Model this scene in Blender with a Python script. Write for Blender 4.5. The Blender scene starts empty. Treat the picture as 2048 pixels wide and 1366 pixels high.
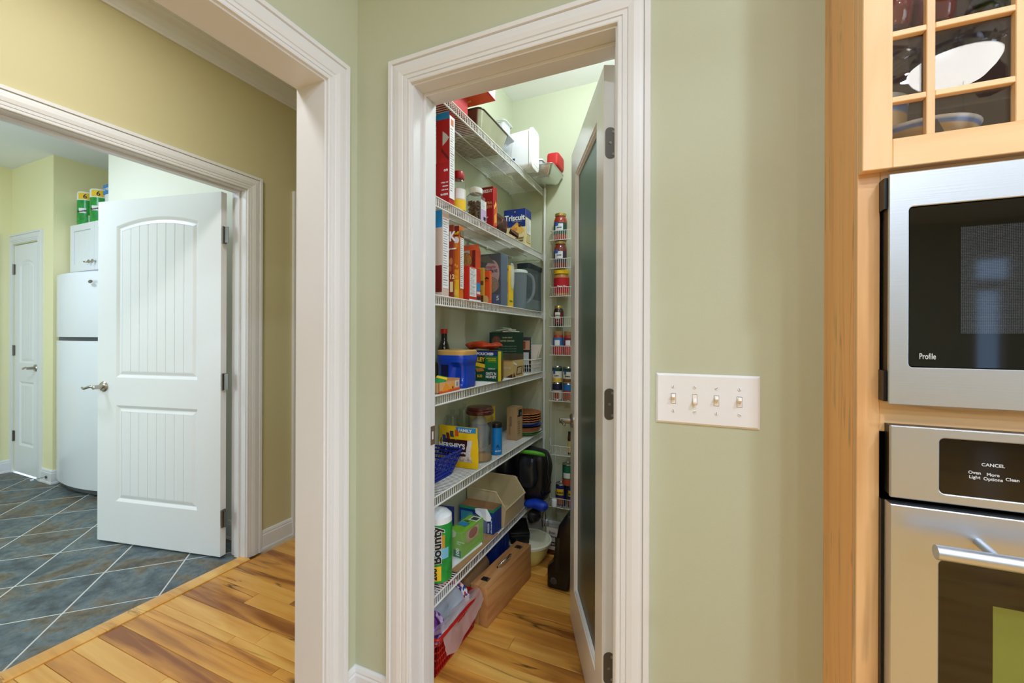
import bpy, bmesh, math, random
from math import sin, cos, pi, radians, sqrt, atan2
from mathutils import Vector, Matrix
from mathutils.geometry import tessellate_polygon
random.seed(7)
SC = bpy.context.scene
COL = SC.collection
# ------------------------------------------------------------------ camera
FPX, HOR, YAW, CAMH, ROLL = 837.0, 672.0, math.atan(366 / 837.0), 1.245, radians(0.2)
cd = bpy.data.cameras.new('camera')
cd.sensor_fit = 'HORIZONTAL'; cd.sensor_width = 36.0
cd.lens = FPX / 2048 * 36.0
cd.shift_y = (HOR - 683.0) / 2048
cd.clip_start = 0.02
cam = bpy.data.objects.new('camera', cd); COL.objects.link(cam)
cam.matrix_world = Matrix.Translation((0, 0, CAMH)) @ Matrix.Rotation(YAW, 4, 'Z') @ Matrix.Rotation(pi / 2, 4, 'X') @ Matrix.Rotation(ROLL, 4, 'Z')
SC.camera = cam
# ------------------------------------------------------------------ view, world, lights
SC.view_settings.view_transform = 'Standard'
SC.view_settings.look = 'None'
SC.view_settings.gamma = 1.0
SC.view_settings.use_curve_mapping = False
SC.view_settings.exposure = 0.0
SC.cycles.use_denoising = True
SC.cycles.max_bounces = 10
SC.cycles.diffuse_bounces = 5
SC.cycles.glossy_bounces = 4
SC.cycles.transmission_bounces = 8
SC.cycles.transparent_max_bounces = 12
SC.cycles.sample_clamp_indirect = 6.0
w = bpy.data.worlds.new('sky'); SC.world = w; w.use_nodes = True
bg = w.node_tree.nodes['Background']
bg.inputs['Color'].default_value = (0.45, 0.68, 1.0, 1); bg.inputs['Strength'].default_value = 2.2

def lamp(name, kind, loc, power, color=(1, 1, 1), size=0.1, rot=None, size_y=None, spot=None):
    l = bpy.data.lights.new(name, kind); l.energy = power; l.color = color
    if kind == 'AREA':
        l.size = size
        if size_y: l.shape = 'RECTANGLE'; l.size_y = size_y
        else: l.shape = 'DISK'
    else:
        l.shadow_soft_size = size
    o = bpy.data.objects.new(name, l); COL.objects.link(o); o.location = loc
    if rot: o.rotation_euler = rot
    return o
# added unseen fill lamps at the kitchen ceiling and its windowless right wall; hall, laundry and pantry fittings
WARM = (0.70, 0.835, 1.0)
for x, y, pw in ((1.15, -1.3, 22), (2.5, -0.5, 24), (1.1, -2.7, 24), (2.6, -2.4, 24), (0.95, -0.1, 18), (0.10, -0.45, 19)):
    lamp('kitchen_ceiling_fill', 'AREA', (x, y, 2.735), pw, WARM, 0.16)  # unseen ceiling fill, added and placed for brightness
lamp('kitchen_side_fill', 'AREA', (3.9, -0.45, 1.55), 54, (0.68, 0.83, 1.0), 1.7, (0, radians(90), 0), 1.9)  # added area fill; no window is built in this wall
lamp('hall_lamp', 'AREA', (-1.60, 0.62, 2.70), 13, (0.95, 0.95, 0.95), 0.26)
lamp('laundry_lamp', 'AREA', (-3.75, 0.55, 2.70), 23, (0.70, 0.82, 1.0), 0.35)
lamp('laundry_daylight', 'AREA', (-4.0, -1.35, 1.5), 30, (0.58, 0.77, 1.0), 1.3, (radians(90), 0, 0), 1.3)
lamp('pantry_lamp', 'POINT', (-0.40, 1.74, 2.58), 23, (0.82, 0.92, 1.0), 0.07)

# ------------------------------------------------------------------ pixel helpers (2048x1366): a pixel and a plane give a point in the room
FW = Vector((-sin(YAW), cos(YAW), 0)); RT = Vector((cos(YAW), sin(YAW), 0)); CAM = Vector((0, 0, CAMH))
def ray(u, v):
    x, y = u - 1024.0, v - 683.0
    x, y = x * cos(ROLL) + y * sin(ROLL), -x * sin(ROLL) + y * cos(ROLL)
    return FW + RT * (x / FPX) + Vector((0, 0, (HOR - 683.0 - y) / FPX))
def onX(u, v, X): d = ray(u, v); return CAM + d * (X / d.x)
def onY(u, v, Y): d = ray(u, v); return CAM + d * (Y / d.y)
def onZ(u, v, Z): d = ray(u, v); return CAM + d * ((Z - CAMH) / d.z)

# ------------------------------------------------------------------ materials
def lin(c):
    return tuple(((x / 255) / 12.92 if x / 255 <= 0.04045 else ((x / 255 + 0.055) / 1.055) ** 2.4) for x in c)
MATS = {}
def mat(key, rgb=(200, 200, 200), rough=0.5, metal=0.0, spec=0.5, noise=0.0, nscale=40.0, bump=0.0, bscale=200.0, trans=0.0, ior=1.45, alpha=1.0, emit=None, estr=0.0, coat=0.0, aniso=None):
    if key in MATS: return MATS[key]
    m = bpy.data.materials.new(key); m.use_nodes = True
    nt = m.node_tree; b = nt.nodes['Principled BSDF']
    c = lin(rgb)
    b.inputs['Base Color'].default_value = (*c, 1)
    b.inputs['Roughness'].default_value = rough; b.inputs['Metallic'].default_value = metal
    b.inputs['Specular IOR Level'].default_value = spec; b.inputs['IOR'].default_value = ior
    b.inputs['Transmission Weight'].default_value = trans; b.inputs['Alpha'].default_value = alpha
    b.inputs['Coat Weight'].default_value = coat
    if emit: b.inputs['Emission Color'].default_value = (*emit, 1); b.inputs['Emission Strength'].default_value = estr
    if noise or bump:
        tc = nt.nodes.new('ShaderNodeTexCoord')
    if noise:
        n = nt.nodes.new('ShaderNodeTexNoise'); n.inputs['Scale'].default_value = nscale; n.inputs['Detail'].default_value = 3
        nt.links.new(tc.outputs['Object'], n.inputs['Vector'])
        r = nt.nodes.new('ShaderNodeValToRGB')
        r.color_ramp.elements[0].position = 0.3; r.color_ramp.elements[1].position = 0.7
        r.color_ramp.elements[0].color = (*[x * (1 - noise) for x in c], 1)
        r.color_ramp.elements[1].color = (*[min(1, x * (1 + noise)) for x in c], 1)
        nt.links.new(n.outputs['Fac'], r.inputs['Fac']); nt.links.new(r.outputs['Color'], b.inputs['Base Color'])
    if bump:
        n2 = nt.nodes.new('ShaderNodeTexNoise'); n2.inputs['Scale'].default_value = bscale; n2.inputs['Detail'].default_value = 2
        if aniso:
            mp = nt.nodes.new('ShaderNodeMapping'); mp.inputs['Scale'].default_value = aniso
            nt.links.new(tc.outputs['Object'], mp.inputs['Vector']); nt.links.new(mp.outputs['Vector'], n2.inputs['Vector'])
        else:
            nt.links.new(tc.outputs['Object'], n2.inputs['Vector'])
        bp = nt.nodes.new('ShaderNodeBump'); bp.inputs['Strength'].default_value = bump; bp.inputs['Distance'].default_value = 0.002
        nt.links.new(n2.outputs['Fac'], bp.inputs['Height']); nt.links.new(bp.outputs['Normal'], b.inputs['Normal'])
    MATS[key] = m
    return m
def col(rgb, rough=0.55, **k):
    return mat('print_%d_%d_%d_%d' % (*rgb, int(rough * 100)), rgb, rough, **k)

def wood_mat(key, dark, mid, light, grain=(1.2, 26, 26), streak=0.5, rough=0.32, perobj=0.5, knots=True, coat=0.15):
    m = bpy.data.materials.new(key); m.use_nodes = True; nt = m.node_tree; b = nt.nodes['Principled BSDF']
    N = nt.nodes.new; L = nt.links.new
    geo = N('ShaderNodeNewGeometry'); oi = N('ShaderNodeObjectInfo')
    off = N('ShaderNodeVectorMath'); off.operation = 'SCALE'; off.inputs[0].default_value = (13.0, 7.0, 5.0)
    L(oi.outputs['Random'], off.inputs['Scale'])
    add = N('ShaderNodeVectorMath'); add.operation = 'ADD'; L(geo.outputs['Position'], add.inputs[0]); L(off.outputs[0], add.inputs[1])
    def nz(scale, sc=1.0, det=5, dist=1.0):
        mp = N('ShaderNodeMapping'); mp.inputs['Scale'].default_value = scale; L(add.outputs[0], mp.inputs['Vector'])
        n = N('ShaderNodeTexNoise'); n.inputs['Scale'].default_value = sc; n.inputs['Detail'].default_value = det; n.inputs['Distortion'].default_value = dist; L(mp.outputs[0], n.inputs['Vector'])
        return n.outputs['Fac']
    def mth(op, a, b_=None, c=None):
        q = N('ShaderNodeMath'); q.operation = op
        for i, x in enumerate((a, b_, c)):
            if x is None: continue
            if isinstance(x, (int, float)): q.inputs[i].default_value = x
            else: L(x, q.inputs[i])
        return q.outputs[0]
    def mix(f, a, rgb):
        q = N('ShaderNodeMix'); q.data_type = 'RGBA'; L(f, q.inputs['Factor']); L(a, q.inputs[6]); q.inputs[7].default_value = (*rgb, 1); return q.outputs[2]
    def ramp(f, p0, p1):
        q = N('ShaderNodeMapRange'); q.inputs['From Min'].default_value = p0; q.inputs['From Max'].default_value = p1; L(f, q.inputs['Value']); return q.outputs[0]
    f = mth('ADD', nz(grain, 1.0, 5, 1.2), mth('MULTIPLY_ADD', oi.outputs['Random'], perobj, -perobj / 2))
    fine = nz(tuple(g * 5 for g in grain), 1.0, 3, 0.4)
    f = mth('ADD', f, mth('MULTIPLY_ADD', fine, 0.16, -0.08))
    cr = N('ShaderNodeValToRGB'); e = cr.color_ramp.elements
    e[0].position = 0.22; e[0].color = (*lin(dark), 1); e[1].position = 0.80; e[1].color = (*lin(light), 1)
    x = e.new(0.48); x.color = (*lin(mid), 1); L(f, cr.inputs['Fac'])
    out = cr.outputs['Color']
    if streak:                                       # thin dark mineral lines that follow the figure of the board
        big = nz(tuple(g * 0.55 for g in grain), 1.0, 3, 2.4)
        line = mth('SUBTRACT', 1.0, ramp(mth('ABSOLUTE', mth('SUBTRACT', big, 0.60)), 0.0, 0.022))
        patch = ramp(nz((0.9, 5, 5), 1.3, 2, 0.5), 0.45, 0.57)
        out = mix(mth('MULTIPLY', mth('MULTIPLY', line, patch), streak), out, lin(tuple(int(q * 0.34) for q in mid)))
        wash = ramp(nz(tuple(g * 0.4 for g in grain), 1.0, 3, 1.5), 0.58, 0.74)
        out = mix(mth('MULTIPLY', wash, streak * 0.42), out, lin((int(mid[0] * .70), int(mid[1] * .62), int(mid[2] * .55))))
    if knots:
        mp3 = N('ShaderNodeMapping'); mp3.inputs['Scale'].default_value = (2.3, 7.0, 7.0); L(add.outputs[0], mp3.inputs['Vector'])
        vo = N('ShaderNodeTexVoronoi'); vo.inputs['Scale'].default_value = 1.0; L(mp3.outputs[0], vo.inputs['Vector'])
        kn = mth('MULTIPLY', mth('SUBTRACT', 1.0, ramp(vo.outputs['Distance'], 0.03, 0.12)), 0.8)
        out = mix(kn, out, lin((60, 32, 12)))
    L(out, b.inputs['Base Color'])
    b.inputs['Roughness'].default_value = rough; b.inputs['Coat Weight'].default_value = coat; b.inputs['Coat Roughness'].default_value = 0.15
    MATS[key] = m
    return m
def slate_mat():
    m = bpy.data.materials.new('slate'); m.use_nodes = True; nt = m.node_tree; b = nt.nodes['Principled BSDF']; N = nt.nodes.new; L = nt.links.new
    geo = N('ShaderNodeNewGeometry'); oi = N('ShaderNodeObjectInfo')
    off = N('ShaderNodeVectorMath'); off.operation = 'SCALE'; off.inputs[0].default_value = (31.0, 17.0, 5.0); L(oi.outputs['Random'], off.inputs['Scale'])
    add = N('ShaderNodeVectorMath'); add.operation = 'ADD'; L(geo.outputs['Position'], add.inputs[0]); L(off.outputs[0], add.inputs[1])
    n1 = N('ShaderNodeTexNoise'); n1.inputs['Scale'].default_value = 3.6; n1.inputs['Detail'].default_value = 7; n1.inputs['Roughness'].default_value = 0.62; n1.inputs['Distortion'].default_value = 0.8; L(add.outputs[0], n1.inputs['Vector'])
    cr = N('ShaderNodeValToRGB'); e = cr.color_ramp.elements
    e[0].position = 0.30; e[0].color = (*lin((62, 66, 66)), 1); e[1].position = 0.72; e[1].color = (*lin((92, 100, 106)), 1)
    for p, c in ((0.42, (86, 100, 106)), (0.50, (106, 118, 120)), (0.57, (116, 104, 82)), (0.64, (88, 82, 72))):
        x = e.new(p); x.color = (*lin(c), 1)
    L(n1.outputs['Fac'], cr.inputs['Fac'])
    n2 = N('ShaderNodeTexNoise'); n2.inputs['Scale'].default_value = 26; n2.inputs['Detail'].default_value = 8; n2.inputs['Roughness'].default_value = 0.7; L(add.outputs[0], n2.inputs['Vector'])
    mm = N('ShaderNodeMix'); mm.data_type = 'RGBA'; mm.blend_type = 'MULTIPLY'; mm.inputs['Factor'].default_value = 0.75
    c2 = N('ShaderNodeValToRGB'); c2.color_ramp.elements[0].position = 0.34; c2.color_ramp.elements[0].color = (.28, .28, .28, 1); c2.color_ramp.elements[1].position = 0.6
    L(n2.outputs['Fac'], c2.inputs['Fac']); L(cr.outputs['Color'], mm.inputs[6]); L(c2.outputs['Color'], mm.inputs[7]); L(mm.outputs[2], b.inputs['Base Color'])
    bp = N('ShaderNodeBump'); bp.inputs['Strength'].default_value = 0.35; bp.inputs['Distance'].default_value = 0.004; L(n1.outputs['Fac'], bp.inputs['Height']); L(bp.outputs['Normal'], b.inputs['Normal'])
    b.inputs['Roughness'].default_value = 0.5
    MATS['slate'] = m
    return m
TRIM = mat('white_trim', (228, 228, 229), 0.35)
GREEN = mat('sage_paint', (193, 197, 171), 0.6, noise=0.012, nscale=3, bump=0.12, bscale=420)
OLIVE = mat('gold_olive_paint', (204, 195, 152), 0.62, bump=0.12, bscale=420)
YELLOW = mat('pale_yellow_paint', (242, 235, 188), 0.6, bump=0.08, bscale=420)
YELLOW_LIT = mat('yellow_paint_strong_light', (240, 238, 222), 0.6)  # the pale yellow paint with strong light washed into its colour
CEIL = mat('ceiling_paint', (240, 240, 238), 0.7)
DOORW = mat('white_door_paint', (236, 236, 236), 0.32, bump=0.05, bscale=300)
NICKEL = mat('satin_nickel', (178, 170, 160), 0.28, metal=1.0)
HINGE = mat('hinge_metal', (128, 122, 116), 0.38, metal=1.0)
STEEL = mat('brushed_steel', (200, 205, 213), 0.40, metal=1.0, bump=0.05, bscale=14, aniso=(0.6, 30, 60))
BLACK = mat('black_plastic', (16, 16, 17), 0.35)
BGLASS = mat('black_glass', (8, 8, 9), 0.04, spec=0.8)
WIRE = mat('white_wire', (226, 226, 222), 0.35)
def thin_glass(key, tint=(1, 1, 1), refl=1.0, ior=1.5, rough=0.0):
    m = bpy.data.materials.new(key); m.use_nodes = True; nt = m.node_tree; N = nt.nodes.new; L = nt.links.new
    nt.nodes.remove(nt.nodes['Principled BSDF']); out = nt.nodes['Material Output']
    tr = N('ShaderNodeBsdfTransparent'); tr.inputs['Color'].default_value = (*tint, 1)
    gl = N('ShaderNodeBsdfGlossy'); gl.inputs['Roughness'].default_value = rough
    fr = N('ShaderNodeLayerWeight'); fr.inputs['Blend'].default_value = 0.5
    f0 = ((ior - 1) / (ior + 1)) ** 2
    p5 = N('ShaderNodeMath'); p5.operation = 'POWER'; p5.inputs[1].default_value = 5.0; L(fr.outputs['Facing'], p5.inputs[0])
    sch = N('ShaderNodeMath'); sch.operation = 'MULTIPLY_ADD'; sch.inputs[1].default_value = 1 - f0; sch.inputs[2].default_value = f0; L(p5.outputs[0], sch.inputs[0])
    k = N('ShaderNodeMath'); k.operation = 'MULTIPLY'; k.use_clamp = True; k.inputs[1].default_value = refl; L(sch.outputs[0], k.inputs[0])
    mx = N('ShaderNodeMixShader'); L(k.outputs[0], mx.inputs[0]); L(tr.outputs[0], mx.inputs[1]); L(gl.outputs[0], mx.inputs[2]); L(mx.outputs[0], out.inputs['Surface'])
    MATS[key] = m
    return m
GLASS = thin_glass('clear_glass')
WHITE = mat('white_print', (240, 240, 240), 0.5)
INK = mat('black_print', (22, 22, 24), 0.5)
OAK = wood_mat('floor_wood', (146, 84, 32), (216, 150, 64), (238, 186, 98), grain=(1.0, 11, 11), perobj=0.40, streak=0.95)
CAB = wood_mat('cabinet_maple', (222, 168, 112), (242, 194, 140), (248, 210, 160), grain=(13, 13, 0.7), streak=0.34, rough=0.34, perobj=0.12, knots=False)
CABS = wood_mat('cabinet_maple_side_shade', (228, 150, 80), (250, 182, 106), (252, 196, 126), grain=(13, 13, 0.6), streak=0.45, rough=0.34, perobj=0.0, knots=False)  # same maple, the side's deeper orange lighting put into its colour
CABH = wood_mat('cabinet_maple_rail', (224, 170, 114), (243, 196, 143), (249, 212, 164), grain=(0.7, 13, 13), streak=0.34, rough=0.34, perobj=0.12, knots=False)
CASEW = wood_mat('case_wood', (158, 104, 60), (194, 138, 86), (212, 160, 106), grain=(20, 1.2, 20), streak=0.15, rough=0.4, perobj=0.0, knots=False)
SLATE = slate_mat()

# ------------------------------------------------------------------ mesh helpers
class MB:
    def __init__(s): s.v = []; s.f = []
    def add(s, vs, fs):
        n = len(s.v); s.v += [tuple(p) for p in vs]; s.f += [tuple(i + n for i in f) for f in fs]; return s
    def box(s, x0, x1, y0, y1, z0, z1):
        return s.add([(x0, y0, z0), (x1, y0, z0), (x1, y1, z0), (x0, y1, z0), (x0, y0, z1), (x1, y0, z1), (x1, y1, z1), (x0, y1, z1)],
                     [(0, 3, 2, 1), (4, 5, 6, 7), (0, 1, 5, 4), (1, 2, 6, 5), (2, 3, 7, 6), (3, 0, 4, 7)])
    def obox(s, a, b, w, h, up=(0, 0, 1)):          # bar from a to b, width w, height h
        a = Vector(a); b = Vector(b); d = (b - a).normalized(); up = Vector(up); sd = d.cross(up)
        if sd.length < 1e-5: sd = d.cross(Vector((1, 0, 0)))
        sd.normalize(); up = sd.cross(d)
        vs = []
        for p in (a, b):
            for i, j in ((-1, -1), (1, -1), (1, 1), (-1, 1)): vs.append(p + sd * (i * w / 2) + up * (j * h / 2))
        return s.add(vs, [(0, 1, 2, 3), (7, 6, 5, 4), (0, 4, 5, 1), (1, 5, 6, 2), (2, 6, 7, 3), (3, 7, 4, 0)])
    def tube(s, pts, r, n=6, cap=True, closed=False):
        pts = [Vector(p) for p in pts]; m = len(pts); rings = []
        rr = r if isinstance(r, (list, tuple)) else [r] * m
        prev = None
        for i, p in enumerate(pts):
            if closed: d = pts[(i + 1) % m] - pts[i - 1]
            else: d = pts[min(i + 1, m - 1)] - pts[max(i - 1, 0)]
            d.normalize()
            if prev is None:
                a = Vector((0, 0, 1)) if abs(d.z) < 0.9 else Vector((1, 0, 0))
                a = (a - d * a.dot(d)).normalized()
            else:
                a = prev - d * prev.dot(d)
                a = a.normalized() if a.length > 1e-6 else Vector((1, 0, 0))
            prev = a; b = d.cross(a)
            rings.append([p + (a * cos(2 * pi * k / n) + b * sin(2 * pi * k / n)) * rr[i] for k in range(n)])
        vs = [q for g in rings for q in g]; fs = []
        for i in range(m if closed else m - 1):
            j = (i + 1) % m
            for k in range(n): fs.append((i * n + k, i * n + (k + 1) % n, j * n + (k + 1) % n, j * n + k))
        if cap and not closed: fs += [tuple(range(n))[::-1], tuple(range((m - 1) * n, m * n))]
        return s.add(vs, fs)
    def lathe(s, prof, c=(0, 0, 0), n=24, axis='Z', sx=1.0, sy=1.0, cap=True):
        vs = []; m = len(prof); c = Vector(c)
        for r, h in prof:
            for k in range(n):
                a = 2 * pi * k / n; x, y = r * cos(a) * sx, r * sin(a) * sy
                vs.append(c + (Vector((x, y, h)) if axis == 'Z' else Vector((h, x, y)) if axis == 'X' else Vector((y, h, x))))
        fs = []
        for i in range(m - 1):
            for k in range(n): fs.append((i * n + k, i * n + (k + 1) % n, (i + 1) * n + (k + 1) % n, (i + 1) * n + k))
        if cap: fs += [tuple(range(n))[::-1], tuple(range((m - 1) * n, m * n))]
        return s.add(vs, fs)
    def prism(s, poly, a0, a1, axis='Y', holes=()):  # poly in the two other axes, extruded a0..a1; holes allowed
        def P(p, a): return {'Y': (p[0], a, p[1]), 'X': (a, p[0], p[1]), 'Z': (p[0], p[1], a)}[axis]
        loops = [list(poly)] + [list(h) for h in holes]
        flat = [p for l in loops for p in l]; n = len(flat)
        tri = tessellate_polygon([[Vector((p[0], p[1], 0)) for p in l] for l in loops])
        vs = [P(p, a0) for p in flat] + [P(p, a1) for p in flat]
        fs = [tuple(t) for t in tri] + [tuple(i + n for i in reversed(t)) for t in tri]
        o = 0
        for l in loops:
            k = len(l)
            for i in range(k): j = (i + 1) % k; fs.append((o + i, o + j, n + o + j, n + o + i))
            o += k
        return s.add(vs, fs)
    def loft(s, loops, cap0=False, cap1=True):      # closed loops with the same count
        n = len(loops[0]); vs = [p for l in loops for p in l]; fs = []
        for i in range(len(loops) - 1):
            for k in range(n): fs.append((i * n + k, i * n + (k + 1) % n, (i + 1) * n + (k + 1) % n, (i + 1) * n + k))
        if cap0: fs.append(tuple(range(n))[::-1])
        if cap1: fs.append(tuple(range((len(loops) - 1) * n, len(loops) * n)))
        return s.add(vs, fs)
    def build(s, name, m, parent=None, smooth=False, bevel=0.0, seg=2, world=True, kind=None, solid=0.0, sub=0):
        bm = bmesh.new(); vv = [bm.verts.new(p) for p in s.v]
        for f in s.f:
            try: bm.faces.new([vv[i] for i in f])
            except ValueError: pass
        if bevel or sub or smooth: bmesh.ops.remove_doubles(bm, verts=bm.verts, dist=1e-6)
        bmesh.ops.recalc_face_normals(bm, faces=bm.faces)
        if bevel:
            ed = [e for e in bm.edges if len(e.link_faces) == 2 and e.calc_face_angle(0) > 0.5]
            bmesh.ops.bevel(bm, geom=ed, offset=bevel, segments=seg, profile=0.5, affect='EDGES', clamp_overlap=True)
        me = bpy.data.meshes.new(name)
        org = Vector((0, 0, 0))
        if parent is None:
            xs = [v.co for v in bm.verts]
            org = Vector(((min(p.x for p in xs) + max(p.x for p in xs)) / 2, (min(p.y for p in xs) + max(p.y for p in xs)) / 2, min(p.z for p in xs)))
        elif world:
            org = Vector(parent.get('_o', (0, 0, 0)))
        if org.length: bmesh.ops.translate(bm, verts=bm.verts, vec=-org)
        bm.to_mesh(me); bm.free()
        if smooth or (bevel and seg > 1):
            for p in me.polygons: p.use_smooth = True
            if bevel or smooth == 'auto':
                try: me.set_sharp_from_angle(angle=radians(35))
                except Exception: pass
        me.materials.append(m)
        o = bpy.data.objects.new(name, me); COL.objects.link(o)
        if parent is None: o.location = org; o['_o'] = tuple(org)
        else: o.parent = parent; o['_o'] = tuple(parent.get('_o', (0, 0, 0)))
        if solid: md = o.modifiers.new('s', 'SOLIDIFY'); md.thickness = solid; md.offset = 0
        if sub: md = o.modifiers.new('d', 'SUBSURF'); md.levels = sub; md.render_levels = sub
        if kind: o['kind'] = kind
        return o
def tag(o, label, cat, group=None):
    o['label'] = label; o['category'] = cat
    if group: o['group'] = group
    return o
def thing(name, label, cat, loc=(0, 0, 0), rotz=0.0, group=None, world=False):
    o = bpy.data.objects.new(name, None); COL.objects.link(o); o.empty_display_size = 0.05
    o.location = loc; o.rotation_euler = (0, 0, rotz)
    o['_o'] = tuple(loc) if world else (0, 0, 0)
    return tag(o, label, cat, group)
def struct(mb, name, m, **k):
    o = mb.build(name, m, **k); o['kind'] = 'structure'; return o
FONTC = {}
def lettering(parent, s, size, m, M, name='lettering', bold=0.0, sx=1.0, align='LEFT', depth=0.0004, arc=None):
    """flat printed words: M places the text plane (x right, y up, z out) in the parent's frame"""
    c = bpy.data.curves.new('t', 'FONT'); c.body = s; c.size = size; c.extrude = depth; c.offset = bold * size; c.align_x = align; c.resolution_u = 3
    t = bpy.data.objects.new('t', c); COL.objects.link(t)
    bpy.context.view_layer.update()
    me = bpy.data.meshes.new_from_object(t.evaluated_get(bpy.context.evaluated_depsgraph_get()))
    bpy.data.objects.remove(t); bpy.data.curves.remove(c)
    me.transform(M @ Matrix.Diagonal((sx, 1, 1, 1)))
    me.materials.clear(); me.materials.append(m)
    o = bpy.data.objects.new(name, me); COL.objects.link(o); o.parent = parent; o['_o'] = tuple(parent.get('_o', (0, 0, 0)))
    return o
def frame(org, right, up):
    r = Vector(right).normalized(); u = Vector(up).normalized(); n = r.cross(u)
    return Matrix(((r.x, u.x, n.x, org[0]), (r.y, u.y, n.y, org[1]), (r.z, u.z, n.z, org[2]), (0, 0, 0, 1)))
def rrect(x0, x1, y0, y1, r, n=4):
    pts = []
    for cx, cy, a in ((x1 - r, y1 - r, 0), (x0 + r, y1 - r, pi / 2), (x0 + r, y0 + r, pi), (x1 - r, y0 + r, 1.5 * pi)):
        for k in range(n + 1): t = a + (pi / 2) * k / n; pts.append((cx + r * cos(t), cy + r * sin(t)))
    return pts
# ================================================================== STRUCTURE
YA, YA2, XB, XB2, XC, XC2, ZC = 1.106, 1.231, -1.068, -1.191, -2.293, -2.405, 2.74
JL, JR, HD = -0.832, -0.192, 2.05              # pantry jamb faces and head
OJ, OJ0, OHD = 0.967, -0.62, 2.046             # cased opening in the left kitchen wall
LJ, LJ0, LHD = 1.540, 0.612, 2.052             # laundry doorway
PX0, PX1, PY1 = -1.076, 0.10, 2.45             # pantry
KX1, KY0 = 3.95, -5.5                          # kitchen
LX0, LY1, AX0, AX1, AY1 = -5.675, 1.66, -4.895, -4.03, 2.45   # laundry room and fridge alcove
LY0 = -1.4
# --- walls
struct(MB().prism([(XB, 0), (JL - .018, 0), (JL - .018, HD + .018), (JR + .018, HD + .018), (JR + .018, 0), (.257, 0), (.257, ZC), (XB, ZC)], YA, YA2), 'wall_pantry_front', GREEN)
struct(MB().prism([(KY0, 0), (OJ0 - .018, 0), (OJ0 - .018, OHD + .018), (OJ + .018, OHD + .018), (OJ + .018, 0), (YA2, 0), (YA2, ZC), (KY0, ZC)], XB2, XB, axis='X'), 'wall_kitchen_left', GREEN)
struct(MB().box(XB2, PX0, YA2, 4.2, 0, ZC), 'wall_pantry_left', GREEN)
struct(MB().box(PX0, PX1 + .12, PY1, PY1 + .12, 0, ZC), 'wall_pantry_back', GREEN)
struct(MB().box(PX1, PX1 + .12, YA2, PY1, 0, ZC), 'wall_pantry_right', GREEN)
struct(MB().box(.257, KX1, YA2 + .45, YA2 + .57, 0, ZC), 'wall_kitchen_back', GREEN)
struct(MB().prism([(XB, 0), (KX1, 0), (KX1, ZC), (XB, ZC)], KY0 - .12, KY0, holes=[[(3.25, 0.20), (3.58, 0.20), (3.58, 1.90), (3.25, 1.90)], [(3.24, 1.93), (3.66, 1.93), (3.66, 2.30), (3.24, 2.30)]]), 'wall_kitchen_rear', GREEN)
struct(MB().box(KX1, KX1 + .12, KY0, YA2 + .57, 0, ZC), 'wall_kitchen_right', GREEN)
struct(MB().prism([(-2.6, 0), (LJ0 - .018, 0), (LJ0 - .018, LHD + .018), (LJ + .018, LHD + .018), (LJ + .018, 0), (4.2, 0), (4.2, ZC), (-2.6, ZC)], XC2 + .004, XC, axis='X'), 'wall_hall', OLIVE)
struct(MB().box(XC2, XB2, 4.2, 4.3, 0, ZC), 'wall_hall_end', OLIVE)
struct(MB().box(XC2, XB2, -2.7, -2.6, 0, ZC), 'wall_hall_near', OLIVE)
lw = MB().prism([(-2.6, 0), (LJ0 - .018, 0), (LJ0 - .018, LHD + .018), (LJ + .018, LHD + .018), (LJ + .018, 0), (LY1, 0), (LY1, ZC), (-2.6, ZC)], XC2, XC2 + .004, axis='X')
struct(lw, 'wall_laundry_door_side', YELLOW)
struct(MB().box(AX1, XC2 + .004, LY1, LY1 + .11, 0, ZC), 'wall_laundry_back', YELLOW_LIT)
struct(MB().box(AX1, AX1 + .11, LY1 + .11, AY1, 0, ZC), 'wall_alcove_right', YELLOW)
struct(MB().box(AX0 - .11, AX1 + .11, AY1, AY1 + .1, 0, ZC), 'wall_alcove_back', YELLOW)
CD0, CD1 = -5.640, -5.150                      # closet doorway
struct(MB().prism([(LX0, 0), (CD0, 0), (CD0, 2.05), (CD1, 2.05), (CD1, 0), (AX0, 0), (AX0, ZC), (LX0, ZC)], LY1, LY1 + .11), 'wall_laundry_closet', YELLOW)
struct(MB().box(AX0 - .11, AX0, LY1 + .11, AY1, 0, ZC), 'wall_alcove_left', YELLOW)
struct(MB().box(LX0 - .1, LX0, LY0, LY1 + .11, 0, ZC), 'wall_laundry_far', YELLOW)
struct(MB().box(LX0, XC2, LY0 - .1, LY0, 0, ZC), 'wall_laundry_near', YELLOW)
struct(MB().box(LX0 - .1, AX0 - .11, LY1 + .5, LY1 + .6, 0, ZC), 'wall_closet_back', YELLOW)
struct(MB().box(LX0 - .1, AX0 - .11, LY1 + .11, LY1 + .5, -.05, -.002), 'floor_closet', OAK)
# --- ceilings and floor slabs
for nm, b in (('ceiling_kitchen', (XB, KX1, KY0, YA2 + .57)), ('ceiling_pantry', (PX0, PX1, YA2, PY1)), ('ceiling_hall', (XC, XB2, -2.6, 4.2)), ('ceiling_laundry', (LX0, XC2, LY0, AY1))):
    struct(MB().box(b[0] - .001, b[1] + .001, b[2] - .001, b[3] + .001, ZC, ZC + .08), nm, CEIL)
floor = struct(MB().add([(XC - .04, -2.6, -.02), (KX1, -2.6, -.02), (KX1, 4.2, -.02), (XC - .04, 4.2, -.02)], [(0, 1, 2, 3)]).box(XB2 - .0, KX1, KY0, 1.09, -.02, -.001), 'floor', OAK)
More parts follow.
